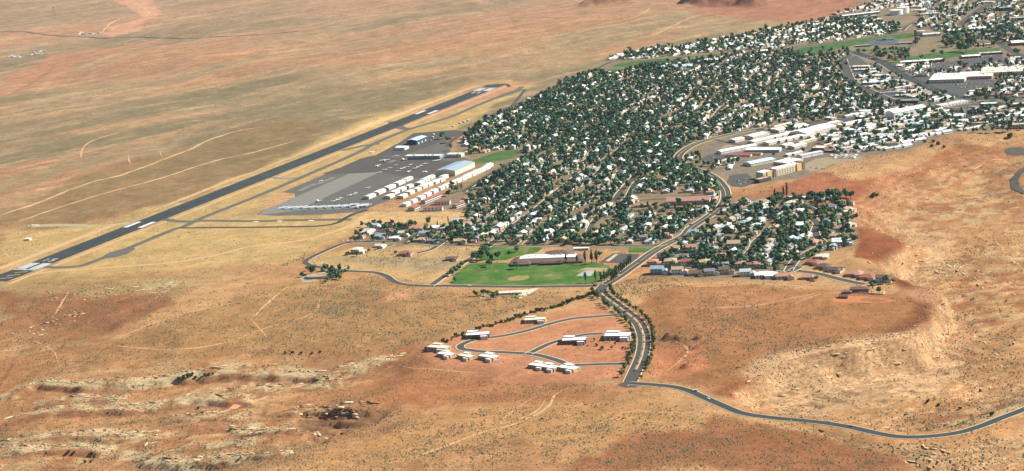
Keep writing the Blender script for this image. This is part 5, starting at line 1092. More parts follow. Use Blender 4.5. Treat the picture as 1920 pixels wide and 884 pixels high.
for g_ in gt:
    t_ = thing('gate_pillar', 'pale gate pillar', 'pillar', 'pillars at the road entrance', g_, 0); link('shaft', MB().box(0, 0, -.4, 1.0, 1.0, 3.2).mesh('shaft', WALLS['cream']), t_); link('cap', MB().box(0, 0, 2.8, 1.3, 1.3, .3).mesh('cap', WALLS['tan']), t_)
for u, v in ((900, 551), (1010, 540)): pass

# ------------------------------------------------------------------ the dense town, block by block
EXCL = [plane_pts(p) for p in LAWNS + LOTS] + [plane_pts(p) for p in ([(1362, 320), (1520, 300), (1530, 330), (1420, 355), (1365, 352)], APRON, [(950, 500), (965, 472), (1110, 458), (1115, 500)], [(1180, 398), (1190, 362), (1330, 362), (1345, 385), (1300, 405), (1190, 405)],
    [(870, 330), (940, 300), (950, 318), (880, 345), (800, 380), (750, 402), (730, 398)])]
def free_of(X, Y, gap, built=True, roads=None):
    X = np.asarray(X, float); Y = np.asarray(Y, float); ok = np.ones(X.shape, bool)
    for pts, hw in (roads if roads is not None else ROADS):
        xs_ = [p[0] for p in pts]; ys_ = [p[1] for p in pts]; g = gap + hw
        k = ok & (X > min(xs_) - g) & (X < max(xs_) + g) & (Y > min(ys_) - g) & (Y < max(ys_) + g)
        if k.any():
            d, _, _ = seg_dist(X[k], Y[k], pts); q = np.nonzero(k)[0]; ok[q[d < g]] = False
    if built:
        B = np.array(BUILT)
        for i in np.nonzero(ok)[0]:
            if ((B[:, 0] - X[i]) ** 2 + (B[:, 1] - Y[i]) ** 2 < (B[:, 2] + gap * .55) ** 2).any(): ok[i] = False
    return ok
def excluded(X, Y):
    m = np.zeros(np.shape(X), bool)
    for p in EXCL: m |= inside(np.asarray(X), np.asarray(Y), p)
    return m
ZONES = [
  (plane_pts([(862, 262), (900, 232), (960, 206), (1060, 156), (1112, 136), (1180, 130), (1270, 116), (1370, 103), (1450, 99), (1530, 106), (1580, 104), (1585, 150), (1625, 180), (1670, 200), (1560, 220), (1430, 236), (1330, 262), (1270, 285), (1265, 300), (1300, 322), (1345, 345), (1350, 375), (1330, 402), (1285, 435), (1225, 458), (960, 459), (850, 456), (835, 440), (872, 418), (880, 396), (870, 372), (935, 322), (978, 298), (985, 282), (935, 280), (880, 292)]), 18.5, 60, 19, ['ranch', 'hip', 'mobile', 'two', 'ranch', 'mobile'], ['white'] * 4 + ['cream'] * 4 + ['pale grey'] * 5 + ['grey', 'grey', 'tan', 'tan', 'tan', 'terracotta', 'brown'], 5.9),
  (plane_pts([(1362, 382), (1440, 378), (1500, 372), (1560, 366), (1598, 380), (1590, 430), (1598, 462), (1556, 472), (1480, 500), (1440, 500), (1235, 492), (1290, 452), (1345, 412)]), 28, 62, 21, ['two', 'tile2', 'hip', 'ranch'], ['terracotta', 'tan', 'grey', 'cream', 'white', 'pale grey', 'brown', 'blue grey'], 6.2),
  (plane_pts([(1135, 112), (1200, 96), (1300, 84), (1400, 66), (1480, 48), (1560, 36), (1640, 36), (1690, 50), (1690, 62), (1600, 72), (1500, 86), (1440, 92), (1380, 94), (1280, 104), (1180, 112)]), 40, 70, 21, ['ranch', 'hip', 'two', 'mobile'], ['white', 'white', 'cream', 'pale grey', 'tan'], 6.0),
  (plane_pts([(1560, 26), (1640, 4), (1720, -10), (1740, 20), (1680, 12), (1640, 20)]), 40, 60, 20, ['hip', 'ranch', 'mobile'], ['terracotta', 'tan', 'white', 'pale grey'], 2.2),
  (plane_pts([(1590, 168), (1690, 204), (1800, 208), (1920, 200), (1960, 230), (1780, 248), (1690, 280), (1580, 288), (1520, 262), (1440, 243), (1560, 226)]), 60, 40, 20, ['mobile', 'flat', 'ranch'], ['white', 'white', 'cream', 'pale grey', 'tan'], 2.0),
  (plane_pts([(1600, 104), (1640, 128), (1700, 160), (1790, 190), (1700, 192), (1600, 150), (1590, 125)]), 60, 42, 22, ['flat', 'flat', 'mobile'], ['white', 'cream', 'pale grey', 'tan'], 2.0),
  (plane_pts([(1710, 110), (1800, 128), (1960, 100), (1960, 190), (1800, 182), (1720, 150), (1670, 124)]), 20, 48, 26, ['flat', 'mobile'], ['white', 'cream', 'pale grey'], 2.6),
  (plane_pts([(1720, 30), (1760, -5), (1960, -10), (1960, 90), (1880, 80), (1800, 60), (1720, 55)]), 20, 60, 28, ['flat', 'mobile', 'hip'], ['white', 'cream', 'pale grey', 'tan'], 3.4),
  (plane_pts([(1280, 318), (1290, 290), (1400, 300), (1365, 320), (1340, 330)]), 20, 60, 20, ['mobile', 'ranch'], ['white', 'cream'], 3),
]
cand = []; tcand = []
for zi, (poly, az_, S_, lot, kinds, roofs, td) in enumerate(ZONES):
    A = R(az_); ax_, ay_ = math.sin(A), math.cos(A); bx_, by_ = math.cos(A), -math.sin(A)
    pa = [p[0] * ax_ + p[1] * ay_ for p in poly]; pb = [p[0] * bx_ + p[1] * by_ for p in poly]
    for k_ in range(int(min(pb) / S_) - 1, int(max(pb) / S_) + 2):
        run = []
        def flush(run):
            if len(run) > 6 and zi < 4:
                o = structure(link('street', strip_mesh('street', run, -3.9, 3.9, .095))); o.data.materials.append(M_ASPH)
                w_ = link('sidewalk', strip_mesh('sidewalk', run, -6.2, -4.2, .2, True, .3), o); w_.data.materials.append(M_KERB)
                ROADS.append(([tuple(q) for q in run], 4))
        wob = lambda a: k_ * S_ + 15 * math.sin(a / 150 + k_ * .6) + 12 * math.sin(a / 63 + k_ * 2.1)
        aa = np.arange(min(pa), max(pa), 10.0); bb = np.array([wob(a) for a in aa])
        X = aa * ax_ + bb * bx_; Y = aa * ay_ + bb * by_
        ok = inside(X, Y, poly) & ~excluded(X, Y) & free_of(X, Y, 6, False, ROADS[:75]) & free_of(X, Y, 4)
        for i in range(len(aa)):
            if ok[i] and (int(aa[i] / 260 + k_ * .37) % 5 in (0, 2)): run.append(Vector((X[i], Y[i])))
            else: flush(run); run = []
        flush(run)
        a = min(pa) + rnd.random() * lot
        while a < max(pa):
            for sd_ in (-1, 1):
                aj = a + rnd.uniform(-3, 3); b = wob(a) + sd_ * (15.5 + rnd.uniform(-2.5, 3.5))
                cand.append((aj * ax_ + b * bx_, aj * ay_ + b * by_, zi, sd_, A))
                for t_ in range(int(td) + (rnd.random() < td % 1)):
                    at2 = a + rnd.uniform(-lot / 2, lot / 2); bt2 = wob(a) + sd_ * rnd.uniform(2, S_ / 2 + 2)
                    tcand.append((at2 * ax_ + bt2 * bx_, at2 * ay_ + bt2 * by_, zi))
            a += lot
CX = np.array([c[0] for c in cand]); CY = np.array([c[1] for c in cand])
ok = ~excluded(CX, CY) & free_of(CX, CY, 8.0)
for zi, z_ in enumerate(ZONES): ok &= inside(CX, CY, z_[0]) | (np.array([c[2] for c in cand]) != zi)
cand = [c for c, k_ in zip(cand, ok) if k_ and rnd.random() < .94]
cand.sort(key=lambda c: c[0] ** 2 + c[1] ** 2)
n_single = 300 - sum(1 for o in bpy.data.objects if o.parent is None and o.get('category') == 'house')
WT = ['white', 'white', 'cream', 'tan', 'grey', 'pink', 'cream']
HV, HF, HM = [], [], []
mats_h = [WALLS['white'], WALLS['cream'], WALLS['tan'], WALLS['grey']] + [ROOFS[k_] for k_ in ('white', 'cream', 'pale grey', 'grey', 'tan', 'terracotta', 'brown', 'blue grey')]
ridx = {k_: 4 + i for i, k_ in enumerate(('white', 'cream', 'pale grey', 'grey', 'tan', 'terracotta', 'brown', 'blue grey'))}
hb = 0
for i, (x, y, zi, sd_, A) in enumerate(cand):
    kinds, roofs = ZONES[zi][4], ZONES[zi][5]; kd = rnd.choice(kinds); rf = rnd.choice(roofs); sc_ = rnd.uniform(.86, 1.1)
    rz_ = math.pi / 2 - A + (0 if sd_ > 0 else math.pi) + rnd.uniform(-.08, .08)
    z = ground(x, y)
    if i < n_single: house(Vector((x, y, z)), rz_, kd, rf, rnd.choice(WT), scale=sc_); continue
    BUILT.append((x, y, 9))
    c, s_ = math.cos(rz_), math.sin(rz_)
    wi = rnd.randint(0, 3)
    for part in house_far[kd] if False else [0]:
        W, F, fit = cached(('hs', kd), lambda: house_shapes(kd))
        for mb_, mi in ((W, wi), (F, ridx.get(rf, 4))):
            V = np.array(mb_.v) * sc_ * 1.15
            V = np.stack([V[:, 0] * c - V[:, 1] * s_ + x, V[:, 0] * s_ + V[:, 1] * c + y, V[:, 2] + z], -1)
            HV.append(V); HF += [tuple(q + hb for q in f) for f in mb_.f]; HM += [mi] * len(mb_.f); hb += len(V)
me = bpy.data.meshes.new('far_houses'); me.from_pydata(np.concatenate(HV).tolist(), [], HF); me.update()
for m_ in mats_h: me.materials.append(m_)
me.polygons.foreach_set('material_index', np.array(HM, np.int32))
fh = link('far_houses', me); fh['kind'] = 'stuff'; fh['label'] = 'hundreds of small pale-roofed houses filling the farther town blocks'; fh['category'] = 'houses'
print('houses', len(cand), n_single)

# ------------------------------------------------------------------ trees
park = tl(840, 440, 6.4); TREES0 = []
for x, y, k_, s_ in [(330, 255, 'round', 1.3), (400, 225, 'tall', 1.2), (450, 160, 'round', 1.5), (475, 235, 'tall', 1.1), (590, 255, 'round', 1.2), (520, 300, 'tall', 1.0), (430, 200, 'round', 1.3), (380, 280, 'round', 1.1), (825, 178, 'round', .9), (818, 370, 'round', 1.05), (495, 345, 'round', 1.0), (85, 540, 'round', .7), (50, 455, 'round', 1.0), (95, 420, 'round', .9), (135, 390, 'round', .9), (170, 360, 'round', .9), (735, 215, 'bush', 1.4), (1415, 290, 'poplar', .9), (1545, 300, 'poplar', .8), (1640, 285, 'poplar', 1.1), (1722, 270, 'poplar', 1.2), (1780, 268, 'poplar', 1.2), (1650, 515, 'poplar', 1.0), (1765, 515, 'poplar', .9), (1835, 520, 'poplar', .9), (1875, 495, 'poplar', .9), (1765, 620, 'round', .6), (1820, 230, 'round', .8)]:
    u, v = park(x, y); TREES0.append((u, v, k_, s_, 'trees round the school field'))
for i in range(11): TREES0.append((1182 - i * 3.6, 488 + i * 3.3, 'poplar', .95, 'poplars lining the boulevard'))
for i in range(12): TREES0.append((1062 + i * 9 + rnd.uniform(-2, 2), 452 + rnd.uniform(-2, 2), 'round', 1.0, 'trees behind the school'))
for i in range(9): TREES0.append((1134 + i * 3 + rnd.uniform(-2, 2), 518 - i * 2 + rnd.uniform(-2, 3), 'round', .7, 'trees lining the boulevard'))
for x, y, k_, s_ in [(420, 100, 'poplar', .8), (450, 140, 'round', 1), (500, 140, 'round', 1.1), (555, 95, 'cypress', 1.3), (600, 85, 'cypress', 1.5), (740, 175, 'round', .9), (980, 120, 'pale', 1.1), (1030, 130, 'round', 1.1), (1120, 150, 'round', 1.2), (1250, 110, 'round', 1.5), (1310, 130, 'round', 1.6), (1370, 150, 'round', 1.4), (1330, 210, 'round', 1.4), (1390, 260, 'round', 1.2), (1440, 310, 'round', 1.1), (1490, 120, 'round', 1.3), (1560, 125, 'round', 1.3), (1580, 480, 'round', 1.0), (1650, 440, 'bush', 1.8), (1550, 680, 'round', 1.3), (1600, 780, 'round', 1.2), (1150, 680, 'round', 1.2), (1210, 740, 'tall', 1), (1220, 590, 'round', 1.2), (1130, 400, 'pale', 1), (860, 480, 'round', 1.5), (820, 440, 'round', 1.2), (1900, 130, 'bush', 2.2)]:
    u, v = tl(1400, 350, 8)(x, y); TREES0.append((u, v, k_, s_, 'trees of the right-hand estate'))
for x, y, k_, s_ in [(490, 215, 'round', .9), (570, 230, 'round', .8), (440, 260, 'round', .8), (640, 280, 'round', .8), (870, 270, 'round', 1.1), (860, 340, 'round', 1.1), (1040, 245, 'round', 1.2), (1110, 250, 'pale', .9), (1055, 360, 'round', 1.0), (1285, 275, 'poplar', .6), (1440, 245, 'poplar', .6), (1602, 185, 'cypress', .8), (1650, 270, 'round', 1.1), (1740, 280, 'round', 1.3), (1050, 480, 'round', .9), (1450, 490, 'round', .8), (1390, 380, 'round', 1), (700, 410, 'round', .8), (910, 430, 'round', .8), (290, 350, 'round', .8), (230, 690, 'round', .8), (95, 690, 'bush', 1.6), (810, 670, 'round', .6), (1000, 700, 'round', .6), (410, 640, 'pale', .6), (635, 520, 'pale', .6)]:
    u, v = tl(640, 390, 8)(x, y); TREES0.append((u, v, k_, s_, 'trees below the airfield'))
for u, v, s_ in [(632, 513, 1), (640, 511, .8), (624, 518, .7), (615, 525, .6), (585, 510, .5), (566, 515, .7), (610, 528, .5), (892, 550, .9), (905, 548, .9), (915, 550, .8), (925, 555, .9), (932, 552, .8), (970, 553, .6), (1660, 525, 1.0), (1640, 530, .7), (1675, 528, .6), (1636, 536, .8), (1648, 545, .8), (1530, 522, .7)]: TREES0.append((u, v, 'round', s_, 'garden trees of single houses'))
for u, v, s_ in [(1790, 65, 2.0), (1800, 72, 2.2), (1810, 62, 2.0), (1820, 80, 2.2), (1785, 80, 2.0), (1775, 70, 1.8), (1830, 72, 1.8), (1800, 88, 2.0), (1812, 90, 1.8), (1845, 62, 1.6), (1860, 58, 1.6), (1880, 52, 1.6), (1900, 60, 1.8), (1910, 72, 1.6), (1875, 66, 1.6), (1895, 50, 1.6), (1700, 98, 1.3), (1703, 105, 1.2), (1750, 97, 1.1), (1727, 107, 1.1), (1766, 100, 1.1), (1863, 82, 1.5), (1907, 97, 1.5), (1640, 95, 1.1), (1650, 105, 1.3), (1660, 100, 1.2), (1670, 108, 1.2), (1680, 112, 1.1), (1610, 95, 1), (1620, 96, 1), (1590, 96, .8), (1845, 120, 1.2), (1835, 122, 1.2), (1800, 120, 1.3), (1810, 122, 1.3), (1722, 130, 1.4), (1757, 175, 1.5), (1770, 175, 1.3), (1850, 184, 1.3), (1880, 164, 1.2), (1907, 166, 1.2), (1888, 188, 1.3), (1880, 186, 1.3), (1845, 60, 1.7), (1720, 76, 1.4), (1717, 80, 1.4)]: TREES0.append((u, v, 'round', s_, 'large trees in the upper right'))
for u, v, k_, s_ in [(828, 255, 'round', 1.3), (840, 262, 'round', 1.2), (845, 275, 'tall', 1.0), (900, 232, 'round', 1.1), (851, 355, 'round', 1.3), (840, 362, 'round', 1.1), (848, 345, 'round', 1), (863, 352, 'cypress', .9), (866, 352, 'cypress', .9), (859, 354, 'cypress', .9), (856, 355, 'cypress', .9), (1314, 84, 'poplar', 1.5), (1244, 95, 'tall', 1.2), (1437, 50, 'round', 1.2), (1441, 232, 'tall', 1.3), (1570, 280, 'round', .9), (1578, 284, 'round', 1.0), (1506, 281, 'round', .8), (1450, 290, 'round', .7), (1405, 265, 'bush', 1), (1540, 222, 'round', .9), (1728, 215, 'round', 1.2), (1702, 222, 'round', 1.0), (1720, 223, 'round', .8), (1880, 240, 'tall', 1), (1894, 236, 'tall', 1.4), (1895, 256, 'bush', 2.4)]: TREES0.append((u, v, k_, s_, 'trees of the town'))
for u, v, k_, s_, g_ in TREES0:
    s_ *= 1.3
    cz = TREE_K[k_][2] * s_; p = at(u, v, cz); p.z = ground(p.x, p.y); tree(p, k_, s_, g_)
for i in range(len(BP)):                      # both sides of the divided boulevard
    if i < 3 or i > len(BP) - 3: continue
    t_ = (BP[min(i + 1, len(BP) - 1)] - BP[i - 1]).normalized(); n_ = Vector((t_.y, -t_.x))
    for sd_ in (-1, 1):
        if rnd.random() < .8:
            q = BP[i] + n_ * sd_ * rnd.uniform(11.5, 15) + t_ * rnd.uniform(-3, 3)
            tree(Vector((q.x, q.y, ground(q.x, q.y))), 'desert', rnd.uniform(1.0, 1.8), 'trees beside the divided boulevard')
    if i % 4 == 1: q = BP[i]; tree(Vector((q.x, q.y, ground(q.x, q.y) + .3)), 'bush', .6, 'bushes on the boulevard median')
for i in range(16):
    u, v = 1100 + rnd.uniform(0, 75), 640 + rnd.uniform(-4, 16); p = at(u, v); tree(p, 'bush' if i % 2 else 'desert', rnd.uniform(.7, 1.2), 'bushes of the desert garden')
for u0, v0, u1, v1, n_ in ((796, 660, 868, 628, 14), (868, 628, 960, 600, 18), (960, 600, 1060, 570, 22), (1060, 570, 1122, 548, 20)):
    for i in range(n_):
        f_ = (i + rnd.random()) / n_; p = at(u0 + (u1 - u0) * f_, v0 + (v1 - v0) * f_ + rnd.uniform(-3, 2)); tree(p, 'bush', rnd.uniform(.9, 1.7), 'bushes along the green ditch')
for u, v, s_ in [(335, 712, 1.5), (345, 710, 1.7), (352, 708, 1.8), (360, 706, 1.6), (366, 710, 1.2), (385, 706, 1.5), (392, 705, 1.6), (400, 703, 1.2), (535, 664, 1.2), (548, 663, 1.3), (565, 664, 1.3), (585, 664, 1.2), (600, 662, 1.1), (1750, 268, 2.0), (1760, 272, 2.2), (1748, 276, 2.0), (1770, 278, 1.8), (1735, 268, 1.6), (1645, 368, 2.0), (1600, 410, 1.4), (372, 768, 1), (380, 775, 1), (130, 848, 1), (140, 850, .9), (160, 868, 1.1), (170, 868, 1.1), (1740, 755, 1.3), (1760, 762, 1.2), (1800, 768, 1.2), (1860, 780, 1.4), (1838, 735, 1.1)]:
    tree(at(u, v), 'bush', s_, 'green bushes in the desert')
TX = np.array([c[0] for c in tcand]); TY = np.array([c[1] for c in tcand])
ok = ~excluded(TX, TY) & free_of(TX, TY, 1.2, False)
for zi, z_ in enumerate(ZONES): ok &= inside(TX, TY, z_[0]) | (np.array([c[2] for c in tcand]) != zi)
B = np.array(BUILT)
for i in np.nonzero(ok)[0]:
    if ((B[:, 0] - TX[i]) ** 2 + (B[:, 1] - TY[i]) ** 2 < (B[:, 2] * .58) ** 2).any(): ok[i] = False
ok &= ~((TX > 420) & (TY > 3750) & (np.random.RandomState(3).rand(len(TX)) < .38))
pts_t = sorted([(TX[i], TY[i]) for i in np.nonzero(ok)[0]], key=lambda p: p[0] ** 2 + p[1] ** 2)
extra = [at(rnd.uniform(1440, 1920), rnd.uniform(105, 250)) for _ in range(700)]
ok2 = free_of([p.x for p in extra], [p.y for p in extra], 2) & ~excluded(np.array([p.x for p in extra]), np.array([p.y for p in extra]))
pts_t += [(p.x, p.y) for p, k_ in zip(extra, ok2) if k_]
for u0, u1, v0, v1, n_ in ((1225, 1460, 500, 512, 34), (1240, 1440, 484, 496, 34), (665, 870, 424, 454, 60), (570, 655, 508, 517, 12), (600, 640, 518, 526, 10), (1768, 1850, 56, 92, 90), (1850, 1925, 44, 82, 80), (1640, 1705, 94, 113, 40), (1440, 1590, 95, 125, 60), (1195, 1345, 388, 405, 34)):
    for _ in range(n_): p = at(rnd.uniform(u0, u1), rnd.uniform(v0, v1)); pts_t.append((p.x, p.y))
n_tree = max(0, 300 - sum(1 for o in bpy.data.objects if o.parent is None and o.get('category') == 'tree'))
far_protos = [crown_np(300 + j, 24, *q) for j, q in enumerate([(3.6, 3.2, 4.4, 1.25, 6, 1, (.050, .122, .062)), (3.2, 4.0, 5.2, 1.25, 6, 1, (.042, .112, .066)), (3.4, 2.9, 4.0, 1.25, 5, 1, (.075, .140, .052)), (3.0, 2.8, 3.8, 1.1, 5, 1, (.12, .16, .055)), (3.6, 3.3, 4.4, 1.25, 6, 1, (.034, .098, .062)), (1.7, 4.6, 5.6, .9, 6, 1, (.030, .07, .03))])]
TV, TT, TK = [], [], []; tb = 0
for i, (x, y) in enumerate(pts_t):
    z = ground(x, y); s_ = rnd.uniform(.85, 1.75) * (1.25 if rnd.random() < .2 else 1)
    if i < n_tree: tree(Vector((x, y, z)), rnd.choice(('round', 'round', 'tall', 'round', 'pale')), s_ * .8); continue
    V, T_, K = far_protos[rnd.choice((0, 0, 1, 1, 2, 3, 4, 4, 5))]; a_ = rnd.random() * 6.28; c, q = math.cos(a_), math.sin(a_)
    V2 = V * s_; TV.append(np.stack([V2[:, 0] * c - V2[:, 1] * q + x, V2[:, 0] * q + V2[:, 1] * c + y, V2[:, 2] + z], -1)); TT.append(T_ + tb); TK.append(K * rnd.uniform(.65, 1.45)); tb += len(V)
o = link('town_trees', leaf_mesh('town_trees', np.concatenate(TV), np.concatenate(TT), np.concatenate(TK))); o['kind'] = 'stuff'; o['label'] = 'thousands of dark green garden trees among the farther houses'; o['category'] = 'trees'
print('trees', len(pts_t), n_tree)

# ------------------------------------------------------------------ vehicles
car(at(1304.5, 734), R(60), 'white', 'van', 'cars on the lower road', 'white van driving'); car(at(1328, 748.5), R(235), 'white', 'car', 'cars on the lower road', 'white sedan driving'); car(at(1595, 800.5), R(80), 'black', 'car', 'cars on the lower road', 'black car driving')
for k_, (u, v, a_) in enumerate([(1352, 348, 150), (1330, 404, 215), (1268, 450, 235), (1200, 491, 45), (1160, 517, 230), (1172, 586, 150), (1204, 625, 165), (1200, 672, 10), (1300, 317, 120), (1440, 239, 70), (1380, 250, 250), (1690, 141, 130), (1740, 164, 310), (1660, 121, 130), (1770, 176, 130), (1000, 538, 90), (880, 537, 270), (1030, 373, 20), (620, 505, 280)]):
    car(at(u, v), -R(a_), ['white', 'silver', 'dark grey', 'red', 'white', 'black'][k_ % 6], ('car', 'pickup', 'van')[k_ % 3], 'cars on the town roads', f"{['white', 'silver', 'dark grey', 'red', 'white', 'black'][k_ % 6]} {('sedan', 'pickup', 'van')[k_ % 3]} driving")
CCH = ['white'] * 5 + ['silver'] * 3 + ['black', 'dark grey', 'red', 'blue', 'tan']
def cars(px0, px1, n, az_, jit=1.0):
    for i in range(n):
        f_ = (i + .5) / n; p = at(px0[0] + (px1[0] - px0[0]) * f_, px0[1] + (px1[1] - px0[1]) * f_)
        p.x += rnd.uniform(-jit, jit); p.y += rnd.uniform(-jit, jit)
        car(p, -R(az_) + (math.pi if rnd.random() < .5 else 0), rnd.choice(CCH), rnd.choice(('car', 'car', 'van', 'pickup')))
for a_, b_, n_, q in [((1735, 122), (1800, 112), 12, 20), ((1745, 127), (1810, 120), 12, 20), ((1815, 112), (1872, 105), 10, 20), ((1700, 160), (1780, 178), 14, 60), ((1790, 160), (1860, 156), 14, 20), ((1795, 166), (1862, 162), 12, 20), ((1590, 118), (1600, 140), 10, 20), ((1608, 112), (1640, 108), 6, 20), ((1380, 342), (1400, 336), 5, 20), ((1385, 347), (1405, 341), 4, 20), ((1500, 312), (1545, 318), 8, 60), ((1440, 238), (1500, 246), 10, 30), ((1575, 232), (1640, 228), 10, 40), ((1730, 232), (1790, 238), 12, 40), ((1710, 268), (1735, 263), 7, 40), ((1775, 240), (1830, 236), 10, 40), ((1330, 296), (1370, 300), 7, 20), ((1660, 195), (1720, 200), 8, 60), ((1800, 203), (1870, 198), 10, 20), ((1470, 250), (1500, 256), 6, 30), ((1690, 255), (1720, 250), 6, 40), ((1760, 90), (1790, 86), 5, 20), ((1740, 15), (1790, 20), 12, 40), ((1800, 8), (1830, 4), 10, 40), ((800, 268), (835, 256), 10, 30), ((640, 452), (680, 452), 5, 40), ((1250, 445), (1300, 420), 5, 60)]: cars(a_, b_, n_, q)
for i in range(42):
    u, v = 1590 + (i % 7) * 7 + rnd.uniform(-1, 1) + (i // 7) * 1.5, 267 + (i // 7) * 3.6 - (i % 7) * .4; rv(at(u, v), -R(62) + rnd.uniform(-.1, .1), 'white camper trailer', L=rnd.choice((8.0, 10.0)))
for i in range(16): rv(at(1560 + i * 3 + rnd.uniform(-1, 1), 293 + (i % 3) * 2.2), -R(rnd.uniform(30, 90)), 'white camper trailer', 'trailers on the gravel yard', 8.0)
for i in range(26): u = 10 + rnd.random() * 75; rv(at(u, 112 - u * .17 + rnd.uniform(-3, 3)), rnd.random() * 3, 'pale trailer of the desert camp', 'trailers of the desert camp', 10.0)
for i in range(12): rv(at(148 + i * 3.4 + rnd.uniform(-1, 1), 65 + rnd.uniform(-3, 1.5)), rnd.random() * 3, 'pale trailer beside the far highway', 'trailers by the far highway', 12.0)

# ------------------------------------------------------------------ desert scrub: countless low shrubs, one object
g = np.random.RandomState(5)
def scatter(n, v0, v1, u0=-30, u1=1950):
    vv = v0 + (v1 - v0) * g.rand(n); uu = u0 + (u1 - u0) * g.rand(n); x, y = plane(uu, vv, -8.0); return x, y
x1, y1 = plane(-60, 900); 
PX, PY = [], []
yy = 2050 * (3900 / 2050) ** g.rand(280000); xx = (g.rand(280000) - .5) * 2 * yy * .29
dens = .55 * VEG_at(xx, yy) if False else None
vd = bilerp(VEG, xx, yy); cl = fbm(xx / 45, yy / 45, 601, 3); cl2 = fbm(xx / 260, yy / 260, 611, 3)
keep = g.rand(len(xx)) < np.clip(.35 + (cl - .5) * 2.0 + (cl2 - .5) * 1.2, .12, 1) * np.clip(.45 + vd, 0, 1)
keep &= ~(bilerp(G_PIT, xx, yy) > .5)
xx, yy = xx[keep], yy[keep]
m = inside(xx, yy, plane_pts(TOWN)) | inside(xx, yy, plane_pts(APRON)) | excluded(xx, yy) | (inside(xx, yy, plane_pts(PAINT[12][0])) & (g.rand(len(xx)) < .85)) | (inside(xx, yy, plane_pts(PAINT[0][0])) & (g.rand(len(xx)) < .75))
xx, yy = xx[~m], yy[~m]
okk = free_of(xx, yy, 1.5, False); xx, yy = xx[okk], yy[okk]
def sage(px, n):
    P = plane_pts(px); a, b, c, d = min(p[0] for p in P), max(p[0] for p in P), min(p[1] for p in P), max(p[1] for p in P)
    x = a + (b - a) * g.rand(n); y = c + (d - c) * g.rand(n); k_ = inside(x, y, P) & (fbm(x / 22, y / 22, 621, 3) > .42); return x[k_], y[k_]
sx_, sy_ = [], []
for px, n in [([(80, 690), (300, 610), (560, 530), (700, 520), (830, 545), (1090, 548), (860, 620), (700, 660), (500, 668), (300, 668)], 9000), ([(0, 560), (330, 540), (300, 600), (100, 640), (0, 640)], 2500), ([(700, 890), (900, 760), (1200, 740), (1330, 790), (1100, 880)], 4000), ([(1100, 890), (1300, 800), (1540, 810), (1700, 890)], 3000), ([(1560, 820), (1900, 790), (1900, 884), (1740, 870)], 2500), ([(1700, 560), (1900, 520), (1920, 740), (1820, 700)], 2500), ([(0, 790), (500, 750), (500, 870), (0, 880)], 2500), ([(1150, 535), (1215, 512), (1290, 528), (1300, 540), (1230, 548), (1160, 556)], 1400), ([(590, 575), (660, 560), (700, 585), (640, 610), (590, 600)], 900), ([(640, 640), (720, 610), (800, 600), (900, 560), (1090, 545), (1050, 565), (900, 600), (780, 645), (690, 660)], 2600), ([(560, 540), (620, 530), (700, 545), (720, 560), (620, 570)], 800), ([(100, 540), (230, 530), (260, 560), (120, 560)], 600), ([(1730, 740), (1840, 735), (1880, 775), (1800, 775), (1740, 762)], 700), ([(580, 470), (520, 500), (560, 500), (600, 480)], 400), ([(250, 535), (290, 520), (350, 525), (345, 545), (270, 555)], 300), ([(1520, 335), (1600, 322), (1680, 300), (1660, 290), (1560, 318)], 500), ([(1600, 640), (1400, 545), (1300, 560), (1260, 650), (1400, 690)], 3000)]:
    a_, b_ = sage(px, n); sx_.append(a_); sy_.append(b_)
nx0 = len(xx); xx = np.concatenate([xx] + sx_); yy = np.concatenate([yy] + sy_)
okk = free_of(xx, yy, 1.5, False); issage = (np.arange(len(xx)) >= nx0)[okk]; xx, yy = xx[okk], yy[okk]
n = len(xx); zz = bilerp(GZ, xx, yy)
r_ = (.5 + .8 * g.rand(n) ** 3) * np.where(issage, 1.15, 1.0); h_ = r_ * (.7 + .5 * g.rand(n))
ang = np.arange(5) * 2 * math.pi / 5
base_v = np.stack([np.stack([xx + r_ * np.cos(a_) * (.7 + .6 * g.rand(n)), yy + r_ * np.sin(a_) * (.7 + .6 * g.rand(n)), zz - .05], -1) for a_ in ang], 1)
top_v = np.stack([np.stack([xx + r_ * .45 * np.cos(a_ + .6), yy + r_ * .45 * np.sin(a_ + .6), zz + h_ * (.85 + .3 * g.rand(n))], -1) for a_ in ang[:3] * 5 / 3], 1)
low_v = np.stack([np.stack([xx, yy, zz - .15], -1)], 1)
V = np.concatenate([base_v, top_v], 1).reshape(-1, 3)
tri = np.array([(0, 1, 5), (1, 6, 5), (1, 2, 6), (2, 3, 6), (3, 7, 6), (3, 4, 7), (4, 0, 7), (0, 5, 7), (5, 6, 7)])
T_ = (tri[None] + (np.arange(n) * 8)[:, None, None]).reshape(-1, 3)
tone = (.7 + .6 * g.rand(n))[:, None]
kc = np.where(issage[:, None], np.array((.115, .118, .062)), np.where((g.rand(n) < .25)[:, None], np.array((.11, .118, .05)), np.array((.17, .135, .068)))) * tone
o = link('desert_scrub', leaf_mesh('desert_scrub', V, T_, np.repeat(kc, 8, 0))); o['kind'] = 'stuff'; o['label'] = 'low dry desert shrubs scattered over the sandy slopes'; o['category'] = 'shrubs'
print('shrubs', n)

